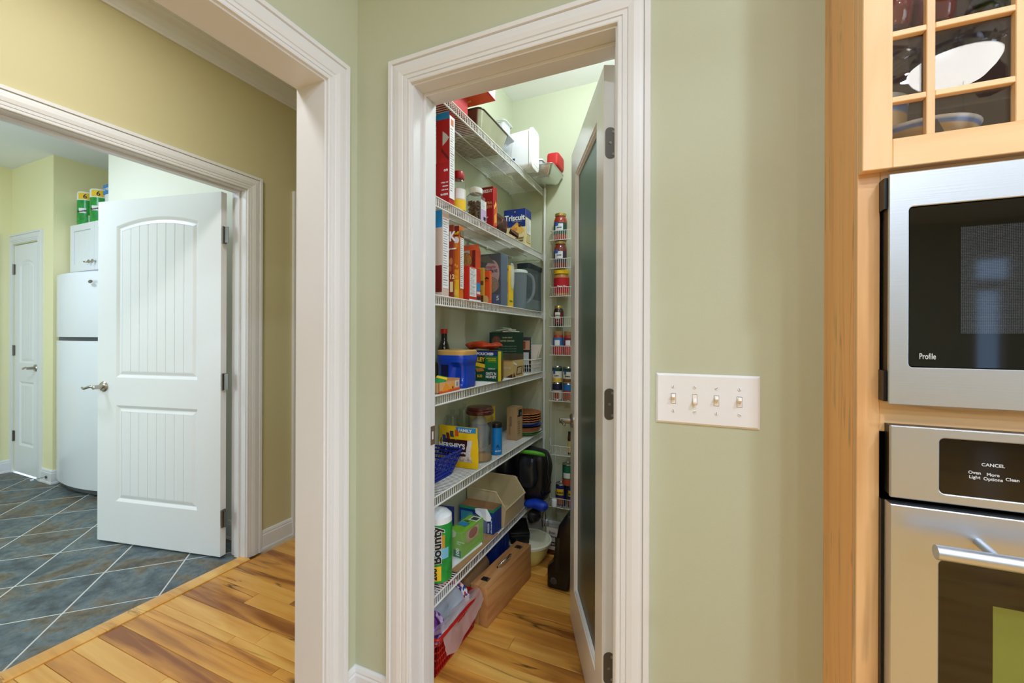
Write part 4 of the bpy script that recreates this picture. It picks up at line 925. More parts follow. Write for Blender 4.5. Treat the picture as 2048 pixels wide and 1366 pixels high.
c = Carton('cereal_carton', 'orange and yellow honey cereal carton beside the K carton', 'carton', x, y, Z3, w_, d_, onX(918, 451, -.866).z - Z3, col((216, 112, 30)))
c.rect('N', 0, 1, .86, 1, col((120, 34, 20))).rect('N', 0, 1, .0, .26, YEL).rect('N', 0, 1, .26, .40, col((240, 160, 34))).text('N', .66, .88, .018, 'ed!', YEL).disc('N', .80, .80, .20, .05, WHITE)
for k, (a, b) in enumerate(((.74, .46), (.88, .44), (.78, .38), (.90, .36), (.74, .30), (.86, .29), (.78, .22))): c.disc('N', a, b, .055, .022, col((250, 176, 60)))
for k in range(2): c.poly('N', [(.80 + .15 * cos(q * pi / 3), (.72 if k == 0 else .08) + .05 * sin(q * pi / 3)) for q in range(6)], col((236, 150, 50)) if k == 0 else col((250, 214, 90)), e=.0008)
c.facts('F', .12, .88, .14, .84, 26, 9).rect('F', .1, .9, .86, .95, col((120, 110, 90)))
x, y, w_, d_ = corner(951, -.908, 912, 957, 520)
c = Carton('pasta_carton', 'orange gabled carton with a bowl picture behind the red carton', 'carton', x, y, Z3, w_, .05, onX(951, 500, -.908).z - Z3, col((206, 70, 26)))
c.rect('N', .0, .72, .55, 1, col((196, 186, 170))).disc('N', .52, .80, .34, .16, col((120, 60, 34)), e=.0009).disc('N', .52, .81, .30, .14, mat('pasta_print', (190, 132, 70), .5, noise=.4, nscale=120), e=.0012).rect('N', .84, 1, 0, 1, col((120, 30, 20)))
MB().loft([[(-w_, 0, c.h), (0, 0, c.h), (0, .05, c.h), (-w_, .05, c.h)], [(-w_, .024, c.h + .03), (0, .024, c.h + .03), (0, .026, c.h + .03), (-w_, .026, c.h + .03)]]).build('gable_top', col((214, 78, 28)), c.t)
x, y, w_, d_ = corner(938, -.868, 927.5, 961, 570)
c = Carton('meal_carton', 'small bright red carton with nutrition panel on third shelf', 'carton', x, y, Z3, w_, d_, onX(938, 531, -.868).z - Z3, col((206, 44, 26)))
c.facts('F', .05, .62, .12, .96, 22, 10).rect('F', .66, .96, .32, .56, SKY).rect('F', .66, .96, .22, .30, col((230, 220, 220))).rect('F', .68, .94, .05, .16, col((40, 40, 44))).rect('F', 0, 1, .0, .04, WHITE)
x, y, w_, d_ = corner(967, -.868, 958, 968, 570)
c = Carton('mix_carton', 'thin mustard yellow carton beside the red carton', 'carton', x, y, Z3, .05, .014, onX(967, 535, -.868).z - Z3, col((196, 150, 50)))
c.rect('N', .7, 1, .0, .2, BRN).rect('N', .6, 1, .5, .62, col((90, 70, 30))).text('N', .62, .3, .014, 'K', INK)
x, y, w_, d_ = corner(979, -.866, 967, 983.5, 570)
c = Carton('mix_carton', 'small orange carton with dark star on third shelf', 'carton', x, y, Z3, w_ + .01, d_, onX(979, 541, -.866).z - Z3, col((222, 84, 30)))
c.text('N', .42, .58, .045, '*', INK, bold=.05).disc('N', .55, .10, .35, .14, col((210, 180, 130))).rect('F', .1, .9, .1, .9, col((228, 110, 50)))
x, y, w_, d_ = corner(1001, -.872, 952, 1014, 560)
c = Carton('oatmeal_carton', 'large dark carton in crinkled clear wrap on third shelf', 'carton', x, y, Z3, w_, d_, onX(1001, 506, -.872).z - Z3, col((34, 34, 44)))
c.disc('N', .66, .62, .30, .26, col((196, 160, 156))).disc('N', .60, .40, .34, .16, mat('oat_print', (150, 120, 90), .6, noise=.4, nscale=160), e=.0009).poly('N', [(0, .95), (.5, .97), (.8, .80), (.3, .84)], col((96, 84, 40))).rect('N', 0, 1, 0, .22, col((36, 60, 110))).text('N', .62, .72, .022, 'maple', RED, align='CENTER').text('N', .62, .64, .026, 'instant', INK, align='CENTER', bold=.03).text('N', .84, .10, .03, '5', WHITE)
c.rect('F', 0, 1, 0, 1, col((70, 92, 124), .25))
MB().loft([[(-w_ - .002, -.002, .0), (.003, -.003, 0), (.003, d_ + .002, 0), (-w_ - .002, d_ + .002, 0)]] + [[(-w_ - .002 + R.uniform(-.001, .002), -.003 + R.uniform(-.003, .0), c.h * k / 7), (.003 + R.uniform(0, .006), -.003 + R.uniform(-.003, .001), c.h * k / 7), (.003 + R.uniform(0, .006), d_ + .003, c.h * k / 7), (-w_ - .002, d_ + .002, c.h * k / 7)] for k in range(1, 8)], cap1=True).build('plastic_wrap', mat('silver_wrap', (196, 206, 216), .10, alpha=.14, bump=.8, bscale=90), c.t)
x, y, w_, d_ = corner(1018, -.868, 1008, 1027, 570)
c = Carton('cereal_carton', 'yellow cereal carton with torn clear liner beside the pitcher', 'carton', x, y, Z3, w_, d_, onX(1018, 530, -.868).z - Z3, YEL)
c.text('N', .30, .86, .020, 'O', RED, bold=.04).rect('F', .45, 1, .45, .95, col((220, 214, 180))).rect('N', .2, .8, .3, .6, ORNG).text('F', .1, .12, .012, 'GRAIN', GRNP)
o = blob((-.012, .016, d_ * .2, d_ * 1.0, c.h * .42, c.h * 1.08), .008, 40, 6, 3, 2.4).build('torn_liner', FILMC, c.t, smooth=True, world=False)
PITM = mat('grey_blue_plastic', (206, 218, 228), .22, trans=.80, ior=1.12)
p = onX(1037, 570, -.915) + Vector((.006, -.016, 0))
t = thing('pitcher', 'translucent plastic pitcher with white lid and big handle', 'pitcher', (p.x, p.y, Z3))
MB().lathe([(.040, 0), (.044, .004), (.050, .205), (.048, .205), (.042, .006), (.001, .005)], (0, 0, 0), 28, cap=False).build('pitcher_body', PITM, t, smooth='auto')
MB().lathe([(.0515, .200), (.0515, .213), (.044, .218), (.001, .219)], (0, 0, 0), 28).build('pitcher_lid', mat('pitcher_lid', (222, 230, 228), .3), t, smooth='auto')
hd = Vector((.86, .5, 0)); hp = [(.045, .200), (.066, .196), (.083, .178), (.090, .140), (.087, .090), (.070, .055), (.043, .030)]
MB().tube([(hd.x * a, hd.y * a, b) for a, b in hp], [.008, .009, .009, .009, .009, .008, .007], 8).build('pitcher_handle', PITM, t, smooth=True)
x, y, w_, d_ = corner(1059, -.868, 1034, 1084, 570)
t = thing('storage_bin', 'clear storage bin with dark lid at far end of third shelf', 'bin', (x, y, Z3))
bh = onX(1084, 540, -.868).z - Z3; bh = .272
def bq(i, z, r=.012): return [(a, b, z) for a, b in rrect(-w_ + i, -i, i, d_ - i, r)]
SMOKE = mat('smoky_plastic', (196, 208, 214), .10, trans=.88, ior=1.12)
MB().loft([bq(.006, 0), bq(0, .004), bq(-.0, bh - .03), bq(.002, bh - .03), bq(.003, .006)], cap0=True).build('bin_body', SMOKE, t, smooth='auto')
MB().loft([bq(-.002, bh - .03), bq(-.003, bh - .004), bq(.004, bh)], cap0=True).build('bin_lid', col((40, 48, 56), .4), t, smooth='auto')
MB().loft([bq(.006, .007), bq(.006, .065)], cap0=True).build('flour', col((236, 230, 216), .9), t)
# ---------------- fourth shelf
SOY = mat('dark_bottle', (24, 12, 8), .08, coat=.5)
t = jar('sauce_bottle', 'dark sauce bottle with red cap behind the blue coffee tub', 'bottle', 888, -1.043, 700, Z4, [(.027, 0), (.029, .004), (.029, .11), (.026, .125), (.028, .14), (.024, .165), (.014, .195), (.0135, .225)], SOY, [(.0155, .2245), (.0155, .244), (.0145, .246), (.001, .2462)], col((190, 30, 26), .4))
# blue coffee tub, rounded square with pinched grip
BLUEP = mat('coffee_blue', (20, 66, 190), .22, coat=.3)
tx, ty, hw = -.931, 1.545, .0715
t = thing('coffee_tub', 'blue plastic coffee tub with tan lid on fourth shelf', 'tub', (tx, ty, Z4))
def tubring(s, z, n=40, pinch=0.0):
    pts = []
    for k in range(n):
        a = 2 * pi * k / n; L_ = (abs(cos(a)) ** 4 + abs(sin(a)) ** 4) ** -.25; r = hw * s * L_
        da = (a - 5.15 + pi) % (2 * pi) - pi
        r *= 1 - pinch * math.exp(-(da / .32) ** 2)
        pts.append((r * cos(a), r * sin(a), z))
    return pts
MB().loft([tubring(.93, 0), tubring(.96, .004), tubring(.96, .015), tubring(.96, .02, pinch=.20), tubring(.95, .05, pinch=.30), tubring(.95, .085, pinch=.30), tubring(.97, .098, pinch=.06), tubring(1.03, .106), tubring(1.04, .122), tubring(1.0, .136)], cap0=True).build('tub_body', BLUEP, t, smooth='auto')
MB().loft([tubring(1.0, .134), tubring(1.01, .136), tubring(1.01, .152), tubring(.97, .155), tubring(.93, .153)], cap0=True).build('tub_lid', col((214, 170, 96), .45), t, smooth='auto')
MB().box(-.034, .0, -hw * .99, -hw * .965, .02, .095).build('printed_panel', col((20, 26, 66), .4), t)
x, y = -.866, onX(884, 770, -.866).y - .02; d_ = onX(919.5, 770, -.866).y - y
t = thing('snack_tray', 'small open orange carton tray with packets at left of fourth shelf', 'carton', (x, y, Z4))
ORW = col((222, 168, 110)); w_ = .062
MB().box(-w_, 0, 0, d_, 0, .002).build('tray_base', ORW, t)
for nm, b in (('tray_wall', (-.0015, 0, 0, d_, 0, .040)), ('tray_wall', (-w_, -w_ + .0015, 0, d_, 0, .046)), ('tray_wall', (-w_, 0, 0, .0015, 0, .040)), ('tray_wall', (-w_, 0, d_ - .0015, d_, 0, .046))):
    MB().box(*b).build(nm, ORW, t)
cc = Carton.__new__(Carton); cc.t, cc.w, cc.d, cc.h = t, w_, d_, .040
cc.rect('F', 0, 1, 0, .22, ORNG).poly('F', [(.12, .15), (.30, .9), (.48, .5), (.40, .15)], col((236, 150, 40)), e=.0008).poly('F', [(.45, .3), (.62, .9), (.72, .5), (.6, .2)], col((240, 160, 50)), e=.0009).rect('F', .76, .95, .35, .95, WHITE, e=.0011).text('F', .60, .28, .010, 'SS', INK).rect('F', .80, .92, .4, .85, GREY, e=.0014)
tp = thing('tea_packet', 'green and yellow packet poking out of the orange carton tray', 'packet', (x - .03, y + .045, Z4 + .0025))
M_ = Matrix.Translation((0, 0, .034)) @ Matrix.Rotation(radians(38), 4, 'X') @ Matrix.Rotation(radians(12), 4, 'Y')
for nm_, b_, m_ in (('packet_body', (-.022, .022, -.034, .034, -.003, .003), GRNP), ('packet_stripe', (-.0225, .0225, .018, .030, -.0034, .0034), YEL)):
    q_ = MB().box(*b_); q_.v = [tuple(M_ @ Vector(v)) for v in q_.v]; q_.build(nm_, m_, tp, bevel=.001, seg=1)
x, y, w_, d_ = corner(995, -.850, 931, 1005.5, 740)
c = Carton('granola_carton', 'green granola bar carton with yellow end on fourth shelf', 'carton', x, y, Z4, w_, d_, onX(995, 703, -.850).z - Z4, col((30, 120, 62)))
c.rect('N', 0, 1, .84, 1, NAVY).rect('N', 0, 1, 0, .42, col((14, 74, 50))).rect('N', .20, .62, .55, .84, col((16, 60, 40)), e=.0008).poly('N', [(.24, .52), (.62, .44), (.62, .56), (.30, .64)], YEL, e=.0010).poly('N', [(.32, .42), (.55, .44), (.60, .34), (.38, .30)], mat('granola_print', (190, 120, 60), .6, noise=.4, nscale=200), e=.0010).rect('N', .70, .97, .62, .80, col((60, 150, 60)), e=.0009)
c.text('N', .36, .87, .018, 'POUCHES', WHITE, bold=.03, sx=1.1).text('N', .70, .89, .009, '12 BARS', WHITE).text('N', .61, .66, .027, 'VALLEY', YEL, align='RIGHT', bold=.03, sx=.9).text('N', .97, .22, .017, "OATS 'N", WHITE, bold=.03, align='RIGHT', sx=.85).text('N', .97, .11, .017, 'HONEY', WHITE, bold=.03, align='RIGHT', sx=.95).text('N', .38, .13, .016, '$.22', YEL, bold=.03).text('N', .96, .74, .0075, 'WHOLE GRAIN', YEL, align='RIGHT').text('N', .96, .68, .0075, '16g PER BAR', YEL, align='RIGHT').text('N', .72, .40, .008, 'CRUNCHY', WHITE)
c.rect('F', 0, .55, 0, 1, col((238, 214, 30))).rect('F', .55, 1, .05, .78, col((110, 80, 40))).rect('T', 0, 1, 0, 1, col((120, 96, 60)))
o = blob((max(x - .212, -1.07), x - .006, y + .002, y + .135, Z4 + c.h + .0012, Z4 + c.h + .050), .016, 22, 9, 4, 2.0).build('snack_bag', mat('red_foil', (176, 58, 26), .25, noise=.3, nscale=30, bump=.3, bscale=60), smooth=True); tag(o, 'shiny red-orange snack bag lying on the granola carton', 'bag')
# cut-open beige carton
x, y, w_, d_ = corner(1025, -.862, 1006, 1047, 740)
t = thing('open_carton', 'beige carton cut open, holding packets, on fourth shelf', 'carton', (x, y, Z4)); w_ = .075
BGE = col((210, 180, 120)); DKB = col((96, 84, 62))
hA, hB = .088, .118
MB().box(-w_, 0, 0, .0015, 0, hA).build('carton_wall', BGE, t); MB().box(-.0015, 0, .0016, d_ - .0016, 0, hA).build('carton_wall', BGE, t)
MB().box(-w_, -w_ + .0015, .0016, d_ - .0016, 0, hB).build('carton_wall', DKB, t); MB().box(-w_, 0, d_ - .0015, d_, 0, hB).build('carton_wall', DKB, t)
MB().box(-w_ + .0016, -.0016, .0016, d_ - .0016, 0, .055).build('carton_filling', DKB, t)
cc = Carton.__new__(Carton); cc.t, cc.w, cc.d, cc.h = t, w_, d_, hA
cc.rect('N', 0, 1, .93, 1, col((196, 150, 80))).rect('N', .2, .85, .52, .60, WHITE).rect('N', .23, .82, .535, .585, BGE, e=.0009).poly('N', [(.5, .0), (1, .0), (1, .22)], BRN).poly('F', [(.30, .12), (.80, .12), (.90, .62), (.40, .60)], col((96, 40, 30))).poly('F', [(.38, .18), (.74, .18), (.82, .55), (.46, .54)], col((196, 180, 140)), e=.0009).poly('F', [(.05, .82), (.35, .68), (.38, .76), (.08, .92)], WHITE).poly('F', [(.02, 0), (.25, 0), (.1, .3)], BRN)
# dark green carton turned across the shelf
x, y = -.893, 2.205
c = Carton('tea_carton', 'dark green gift carton turned across the shelf behind the beige carton', 'carton', x, y, Z4, .19, .035, .235, DGRN, yaw=radians(40))
c.disc('N', .16, .80, .13, .11, mat('berry_print', (110, 60, 44), .6, noise=.6, nscale=150)).text('N', .50, .86, .011, 'DARK MINT', col((190, 180, 130)), align='CENTER').text('N', .50, .78, .012, 'AFTER DINNER', col((200, 190, 150)), align='CENTER')
for k in range(5): c.text('N', .50, .66 - .06 * k, .008, 'thin crisp wafers in smooth dark', col((120, 140, 120)), align='CENTER')
for k, (dx, dz, m) in enumerate(((-.150, 0, col((120, 150, 110))), (-.100, 0, col((226, 200, 200))), (-.052, 0, col((206, 220, 200))), (-.125, .014, col((196, 206, 186))), (-.075, .014, col((236, 232, 226))), (-.10, .028, col((170, 196, 176))))):
    M = Matrix.Rotation(radians(40), 4, 'Z'); q = M @ Vector((dx, .017, 0))
    tl = Matrix.Translation((x + q.x, y + q.y, Z4 + .2405 + dz * .62)) @ Matrix.Rotation(radians(40 + (k * 37) % 50 - 25), 4, 'Z') @ Matrix.Rotation(radians((k * 23) % 17 - 8), 4, 'Y')
    q_ = MB().box(-.028, .028, -.021, .021, -.0028, .0032); q_.v = [tuple(tl @ Vector(v)) for v in q_.v]
    o = q_.build('tea_bag_packet', m, bevel=.0016, seg=2)
    tag(o, '%s on the dark green carton' % ['olive tea packet at left of the pile', 'pink tea packet in the pile', 'pale green tea packet at right of the pile', 'sage packet in the upper row', 'white packet in the upper row', 'topmost mint packet'][k], 'packet', 'tea packets')
# white basket with recipe cards and a cookbook
bx0, bx1, by0, by1 = -1.02, -.868, 2.262, 2.425
t = thing('plastic_basket', 'white plastic basket holding cards at far end of fourth shelf', 'basket', ((bx0 + bx1) / 2, (by0 + by1) / 2, Z4), world=True)
BSK = mat('basket_white', (230, 228, 222), .4)
MB().box(bx0, bx1, by0, by1, Z4, Z4 + .003).build('basket_floor', BSK, t)
mb = MB()
for k in range(13):
    y = by0 + (by1 - by0) * k / 12; mb.obox((bx1, y, Z4 + .003), (bx1 + .006, y, Z4 + .075), .003, .002); mb.obox((bx0, y, Z4 + .003), (bx0 - .006, y, Z4 + .075), .003, .002)
for k in range(1, 11):
    x = bx0 + (bx1 - bx0) * k / 11; mb.obox((x, by0, Z4 + .003), (x, by0 - .005, Z4 + .075), .003, .002); mb.obox((x, by1, Z4 + .003), (x, by1 + .005, Z4 + .075), .003, .002)
mb.build('basket_slats', BSK, t, kind='stuff')
for z in (.03, .052): MB().tube([(a, b, Z4 + z) for a, b in rrect(bx0 - .003, bx1 + .003, by0 - .003, by1 + .003, .006)], .0014, 5, closed=True).build('basket_band', BSK, t)
MB().tube([(a, b, Z4 + .077) for a, b in rrect(bx0 - .007, bx1 + .007, by0 - .006, by1 + .006, .008)], .0035, 6, closed=True).build('basket_rim', BSK, t, smooth=True)
t = thing('cookbook', 'dark spiral-bound cookbook standing in the white basket', 'book', (-.94, 2.30, Z4 + .0035), radians(12))
MB().box(-.055, .052, 0, .012, 0, .205).build('book_block', col((30, 26, 26)), t, bevel=.001)
MB().box(-.02, .046, -.0008, -.0002, .13, .185).build('cover_picture', col((196, 150, 120)), t); MB().box(.004, .02, -.0012, -.0009, .135, .18).build('cover_picture', col((170, 60, 30)), t); MB().box(-.05, .04, -.0008, -.0002, .04, .115).build('cover_text_panel', col((206, 204, 200)), t)
for k in range(11): MB().tube([(.053 + .004 * cos(a), -.002 + .009 * (1 - cos(a)) * .5, .02 + .017 * k + .002 * sin(a)) for a in [j * pi / 4 for j in range(8)]], .0009, 4, closed=True).build('spiral_ring', WHITE, t)
for k, (yy, hh, tl) in enumerate(((2.345, .13, .02), (2.37, .16, .03), (2.395, .12, .015))):
    o = MB().add([(-.98, yy, Z4 + .004), (-.885, yy - .004, Z4 + .004), (-.872 + tl, yy + .008, Z4 + .004 + hh), (-.97 + tl, yy + .012, Z4 + .004 + hh)] + [(-.98, yy + .003, Z4 + .004), (-.885, yy - .001, Z4 + .004), (-.872 + tl, yy + .011, Z4 + .004 + hh), (-.97 + tl, yy + .015, Z4 + .004 + hh)], [(0, 1, 2, 3), (7, 6, 5, 4), (0, 4, 5, 1), (1, 5, 6, 2), (2, 6, 7, 3), (3, 7, 4, 0)]).build('recipe_card', col((226, 214, 200)))
    tag(o, 'pale recipe card in the white basket, %s' % ['nearest the cookbook', 'tallest of three', 'nearest the back wall'][k], 'card', 'recipe cards')
# ---------------- fifth shelf
def lattice_basket(name, label, base, rim, z0, h, m, rows=4, pitch=.013, rimr=.004, strip=.0022):
    t = thing(name, label, 'basket', ((base[0] + base[1]) / 2, (base[2] + base[3]) / 2, z0), world=True)
    MB().box(*base, z0, z0 + .003).build('basket_floor', m, t)
    def at_(q, f): return tuple(base[k] + (rim[k] - base[k]) * f for k in range(4))
    mb = MB(); a = base; b = rim
    n = max(3, round((base[3] - base[2]) / pitch))
    for k in range(n + 1):
        s = k / n
        for sx in (0, 1):
            mb.obox((a[sx], a[2] + (a[3] - a[2]) * s, z0 + .002), (b[sx], b[2] + (b[3] - b[2]) * s, z0 + h), strip, strip)
    n = max(3, round((base[1] - base[0]) / pitch))
    for k in range(n + 1):
        s = k / n
        for sy in (2, 3):
            mb.obox((a[0] + (a[1] - a[0]) * s, a[sy], z0 + .002), (b[0] + (b[1] - b[0]) * s, b[sy], z0 + h), strip, strip)
    mb.build('basket_slats', m, t, kind='stuff')
    for r in range(rows + 1):
        f = (r + .15) / (rows + .15) * .86; q = at_(0, f)
        MB().loft([[(x, y, z0 + h * f - .003) for x, y in rrect(q[0], q[1], q[2], q[3], .008)], [(x, y, z0 + h * f + .003) for x, y in rrect(q[0], q[1], q[2], q[3], .008)], ], cap1=False).build('basket_band', m, t, solid=.002)
    MB().tube([(x, y, z0 + h) for x, y in rrect(rim[0], rim[1], rim[2], rim[3], .012)], rimr, 6, closed=True).build('basket_rim', m, t, smooth=True)
    return t
BLB = mat('blue_basket', (16, 44, 150), .35)
lattice_basket('plastic_basket', 'royal blue slotted plastic basket at left of fifth shelf', (-1.05, -.938, 1.285, 1.515), (-1.06, -.918, 1.265, 1.572), Z5, .092, BLB, 5, .011)
# yellow candy bag, a standing pillow pouch
t = thing('candy_bag', 'yellow family-size candy bag standing behind the blue basket', 'bag', (-.965, 1.612, Z5))
YF = mat('yellow_foil', (236, 196, 20), .22, bump=.25, bscale=35)
W2, HB = .1005, .178
def bagpt(s, v, side):
    x = -W2 + 2 * W2 * s; th = .021 * (1 - (2 * s - 1) ** 4) * sin(pi * min(1, max(0, v * .92 + .08))) ** .6
    x += .006 * sin(v * 5) * (s - .5); th += .004 * mnoise.noise(Vector((s * 7, v * 7, side * 3)))
    return Vector((x, side * th, v * HB))
n1, n2 = 16, 16
for side, nm in ((-1, 'bag_front'), (1, 'bag_back')):
    vs = [bagpt(i / n1, j / n2, side) for j in range(n2 + 1) for i in range(n1 + 1)]
    MB().add(vs, [(j * (n1 + 1) + i, j * (n1 + 1) + i + 1, (j + 1) * (n1 + 1) + i + 1, (j + 1) * (n1 + 1) + i) for j in range(n2) for i in range(n1)]).build(nm, YF, t, smooth=True)
def bagpatch(s0, s1, v0, v1, m, nm='printed_panel', e=.0012, shear=0.0, n=6):
    vs = [bagpt(s0 + (s1 - s0) * i / n + shear * (j / n), v0 + (v1 - v0) * j / n, -1) + Vector((0, -e, 0)) for j in range(n + 1) for i in range(n + 1)]
    MB().add(vs, [(j * (n + 1) + i, j * (n + 1) + i + 1, (j + 1) * (n + 1) + i + 1, (j + 1) * (n + 1) + i) for j in range(n) for i in range(n)]).build(nm, m, t, smooth=True)
CHO = col((58, 26, 30), .3)
bagpatch(.46, .97, .87, .99, SKY); bagpatch(.05, .80, .30, .70, CHO, shear=.03); bagpatch(.74, .84, .30, .70, col((214, 210, 212), .15), shear=.05, e=.0016)
bagpatch(.48, .88, .16, .30, mat('candy_print', (200, 186, 176), .3, noise=.5, nscale=70), shear=-.02)
for k, (s, v, m) in enumerate(((.30, .78, DKRED), (.40, .83, col((70, 66, 70))), (.52, .86, ORNG), (.20, .72, NAVY))): bagpatch(s - .04, s + .05, v - .08, v + .06, m, 'printed_candy', e=.0018 + .0003 * k, shear=-.04)
def bagtext(s_, a, v, size, st, m, **k): q = bagpt(a, v, -1) + Vector((0, -.0052, 0)); lettering(t, st, size, m, frame(q, (1, 0, 0), (0, .03, 1)), **k)
bagtext(0, .72, .895, .018, 'FAMILY', WHITE, align='CENTER', bold=.03, sx=1.15); bagtext(0, .42, .49, .030, "HERSHEY'S", WHITE, align='CENTER', bold=.03, sx=.92); bagtext(0, .60, .37, .017, 'miniatures', WHITE, align='CENTER', bold=.02)
# glass canister with dark lid
CANG = thin_glass('canister_glass', (.92, .94, .94), 1.5, 1.5)
LIDB = mat('maroon_lid', (72, 26, 22), .16, coat=.5)
t = thing('glass_canister', 'tall clear canister with dark brown lid on fifth shelf', 'canister', (-.926, 1.742, Z5))
MB().lathe([(.054, 0), (.060, .004), (.062, .20), (.058, .222), (.056, .222), (.059, .198), (.057, .007), (.001, .006)], (0, 0, 0), 36, cap=False).build('canister_body', CANG, t, smooth='auto')
MB().lathe([(.062, .216), (.067, .220), (.067, .232), (.062, .236), (.064, .241), (.058, .250), (.030, .254), (.001, .2545)], (0, 0, 0), 36).build('canister_lid', LIDB, t, smooth='auto')
MB().lathe([(.056, .007), (.056, .022), (.03, .03), (.001, .031)], (0, 0, 0), 28).build('flour', col((196, 156, 112), .9), t, smooth='auto')
blob((-.045, .045, -.045, .045, .032, .205), .02, 25, 12, 3, 3).build('plastic_liner', FILMC, t, smooth=True, world=False)
t = jar('salt_can', 'bright blue round sea salt can with black top', 'can', 0, 0, 0, Z5, [(.026, 0), (.0275, .002), (.0275, .132), (.0275, .134)], mat('salt_blue', (16, 128, 204), .4), [(.0282, .132), (.0282, .150), (.0265, .153), (.001, .152)], BLACK, at_=(-.896, 1.862))
curved(t, 'SEA SALT', .008, WHITE, .0285, -.85, .018, sx=.9)
lettering(t, '^', .03, col((10, 60, 120)), frame((.0285 * cos(-.9), .0285 * sin(-.9), .03), (sin(.9), cos(.9), 0), (0, 0, 1)), align='CENTER', bold=.06)
x, y, w_, d_ = corner(1034, -.905, 1013.5, 1045, 850)
c = Carton('tall_carton', 'tall tan carton with small black picture beside the plate stack', 'carton', x, y, Z5, w_, d_, onX(1034, 816, -.905).z - Z5, col((190, 158, 118)))
c.text('N', .36, .14, .014, 'CANDLES', col((140, 112, 80)), rot=pi / 2, bold=.0).rect('F', .25, .85, .70, .92, col((30, 30, 34))).rect('F', .55, .72, .74, .82, SKY, e=.0009).rect('F', .05, .3, .72, .76, INK).rect('N', .28, .5, .42, .72, col((150, 124, 92)))
for k in range(6): c.text('F', .12, .55 - .07 * k, .007, 'oven safe', col((120, 98, 70)))
# blue box with yellow carton on it, at the back
t = thing('lidded_box', 'blue lidded box at the wall under the yellow carton', 'box', (-1.035, 1.94, Z5))
MB().box(-.035, .034, -.03, .09, 0, .115).build('box_body', col((120, 116, 140)), t, bevel=.004); MB().box(-.037, .036, -.032, .092, .115, .128).build('box_lid', col((28, 60, 160), .4), t, bevel=.003)
c = Carton('food_carton', 'yellow food carton resting on the blue lidded box', 'carton', -.985, 1.90, Z5 + .1285, .085, .13, .075, YEL)
c.poly('F', [(.2, .35), (.85, .5), (.9, .9), (.3, .92)], col((236, 190, 60))).text('F', .35, .5, .02, '100', RED, rot=.25).rect('F', .1, .9, .05, .3, col((220, 176, 40))).rect('N', 0, 1, .8, 1, col((190, 160, 30)))
# plate stack
R9 = random.Random(9)
px_, py_ = -.928, 2.316
def plate(name, lb, r, z, h, m, prof=None):
    o = MB().lathe(prof or [(r * .62, 0), (r * .66, .001), (r * .94, h * .75), (r, h), (r * .985, h), (r * .64, .003), (.001, .003)], (px_, py_, z), 36, cap=False).build(name, m, smooth='auto'); tag(o, lb, 'plate', 'plates and woven holders stacked on the fifth shelf'); return o
WICK = mat('wicker', (150, 88, 44), .7, noise=.4, nscale=120, bump=.8, bscale=160)
plate('serving_plate', 'lime green plate at the bottom of the plate stack', .100, Z5, .020, mat('green_plate', (70, 170, 40), .3))
plate('serving_plate', 'white plate just above the green plate', .1005, Z5 + .013, .016, WTUB)
zz = Z5 + .024
o = MB().lathe([(.06, 0), (.088, .004), (.096, .028), (.092, .028), (.084, .008), (.001, .006)], (px_, py_, zz), 32, cap=False).build('woven_bowl', WICK, smooth='auto'); tag(o, 'shallow woven bowl in the middle of the plate stack', 'bowl')
plate('serving_plate', 'blue-edged plate on the woven bowl', .1005, Z5 + .0525, .010, mat('blue_plate', (40, 80, 190), .3))
plate('serving_plate', 'pale grey plate on the blue-edged plate', .094, Z5 + .0600, .020, mat('grey_plate', (190, 192, 196), .4))
for k in range(4):
    z = Z5 + .0805 + k * .0135
    t = thing('paper_plate_holder', '%s woven rattan plate holder in the stack' % ['lowest', 'second', 'third', 'topmost'][k], 'plate holder', (px_, py_, z), group='woven plate holders')
    MB().lathe([(.055, 0), (.075, .001), (.094, .009), (.090, .011), (.07, .004), (.001, .003)], (0, 0, 0), 32, cap=False).build('woven_disc', WICK, t, smooth='auto')
    MB().tube([(.0945 * cos(a), .0945 * sin(a), .0095 + .0016 * sin(a * 22)) for a in [2 * pi * q / 132 for q in range(132)]], .0032, 5, closed=True).build('braided_rim', mat('rattan_rim', (176, 108, 56), .6, noise=.3, nscale=200), t, smooth=True)
# clear glass jars at the wall
CLR = thin_glass('jar_glass', (.92, .95, .94), 1.8, 1.5)
for k, (y, h, r) in enumerate(((1.675, .235, .034), (1.785, .25, .033), (1.40, .17, .0))):
    if r == 0: continue
    t = thing('glass_jar', 'clear glass jar against the wall behind the canister, %s' % ['left one', 'right one'][k], 'jar', (-1.035, y, Z5), group='glass jars')
    MB().lathe([(r * .9, 0), (r, .004), (r, h * .7), (r * .75, h * .8), (r * .72, h * .86), (r * .70, h * .86), (r * .72, h * .8), (r * .96, h * .69), (r * .95, .006), (.001, .005)], (0, 0, 0), 24, cap=False).build('jar_body', CLR, t, smooth='auto')
    MB().lathe([(r * .8, h * .865), (r * .8, h * .9), (r * .3, h * .92), (r * .2, h * .94), (r * .34, h * .97), (r * .3, h), (.001, h * 1.005)], (0, 0, 0), 24).build('jar_stopper', CLR, t, smooth='auto')
    MB().lathe([(r * .8, .007), (r * .8, h * .3), (.001, h * .31)], (0, 0, 0), 18).build('jar_contents', col((150, 116, 80)), t, smooth='auto')
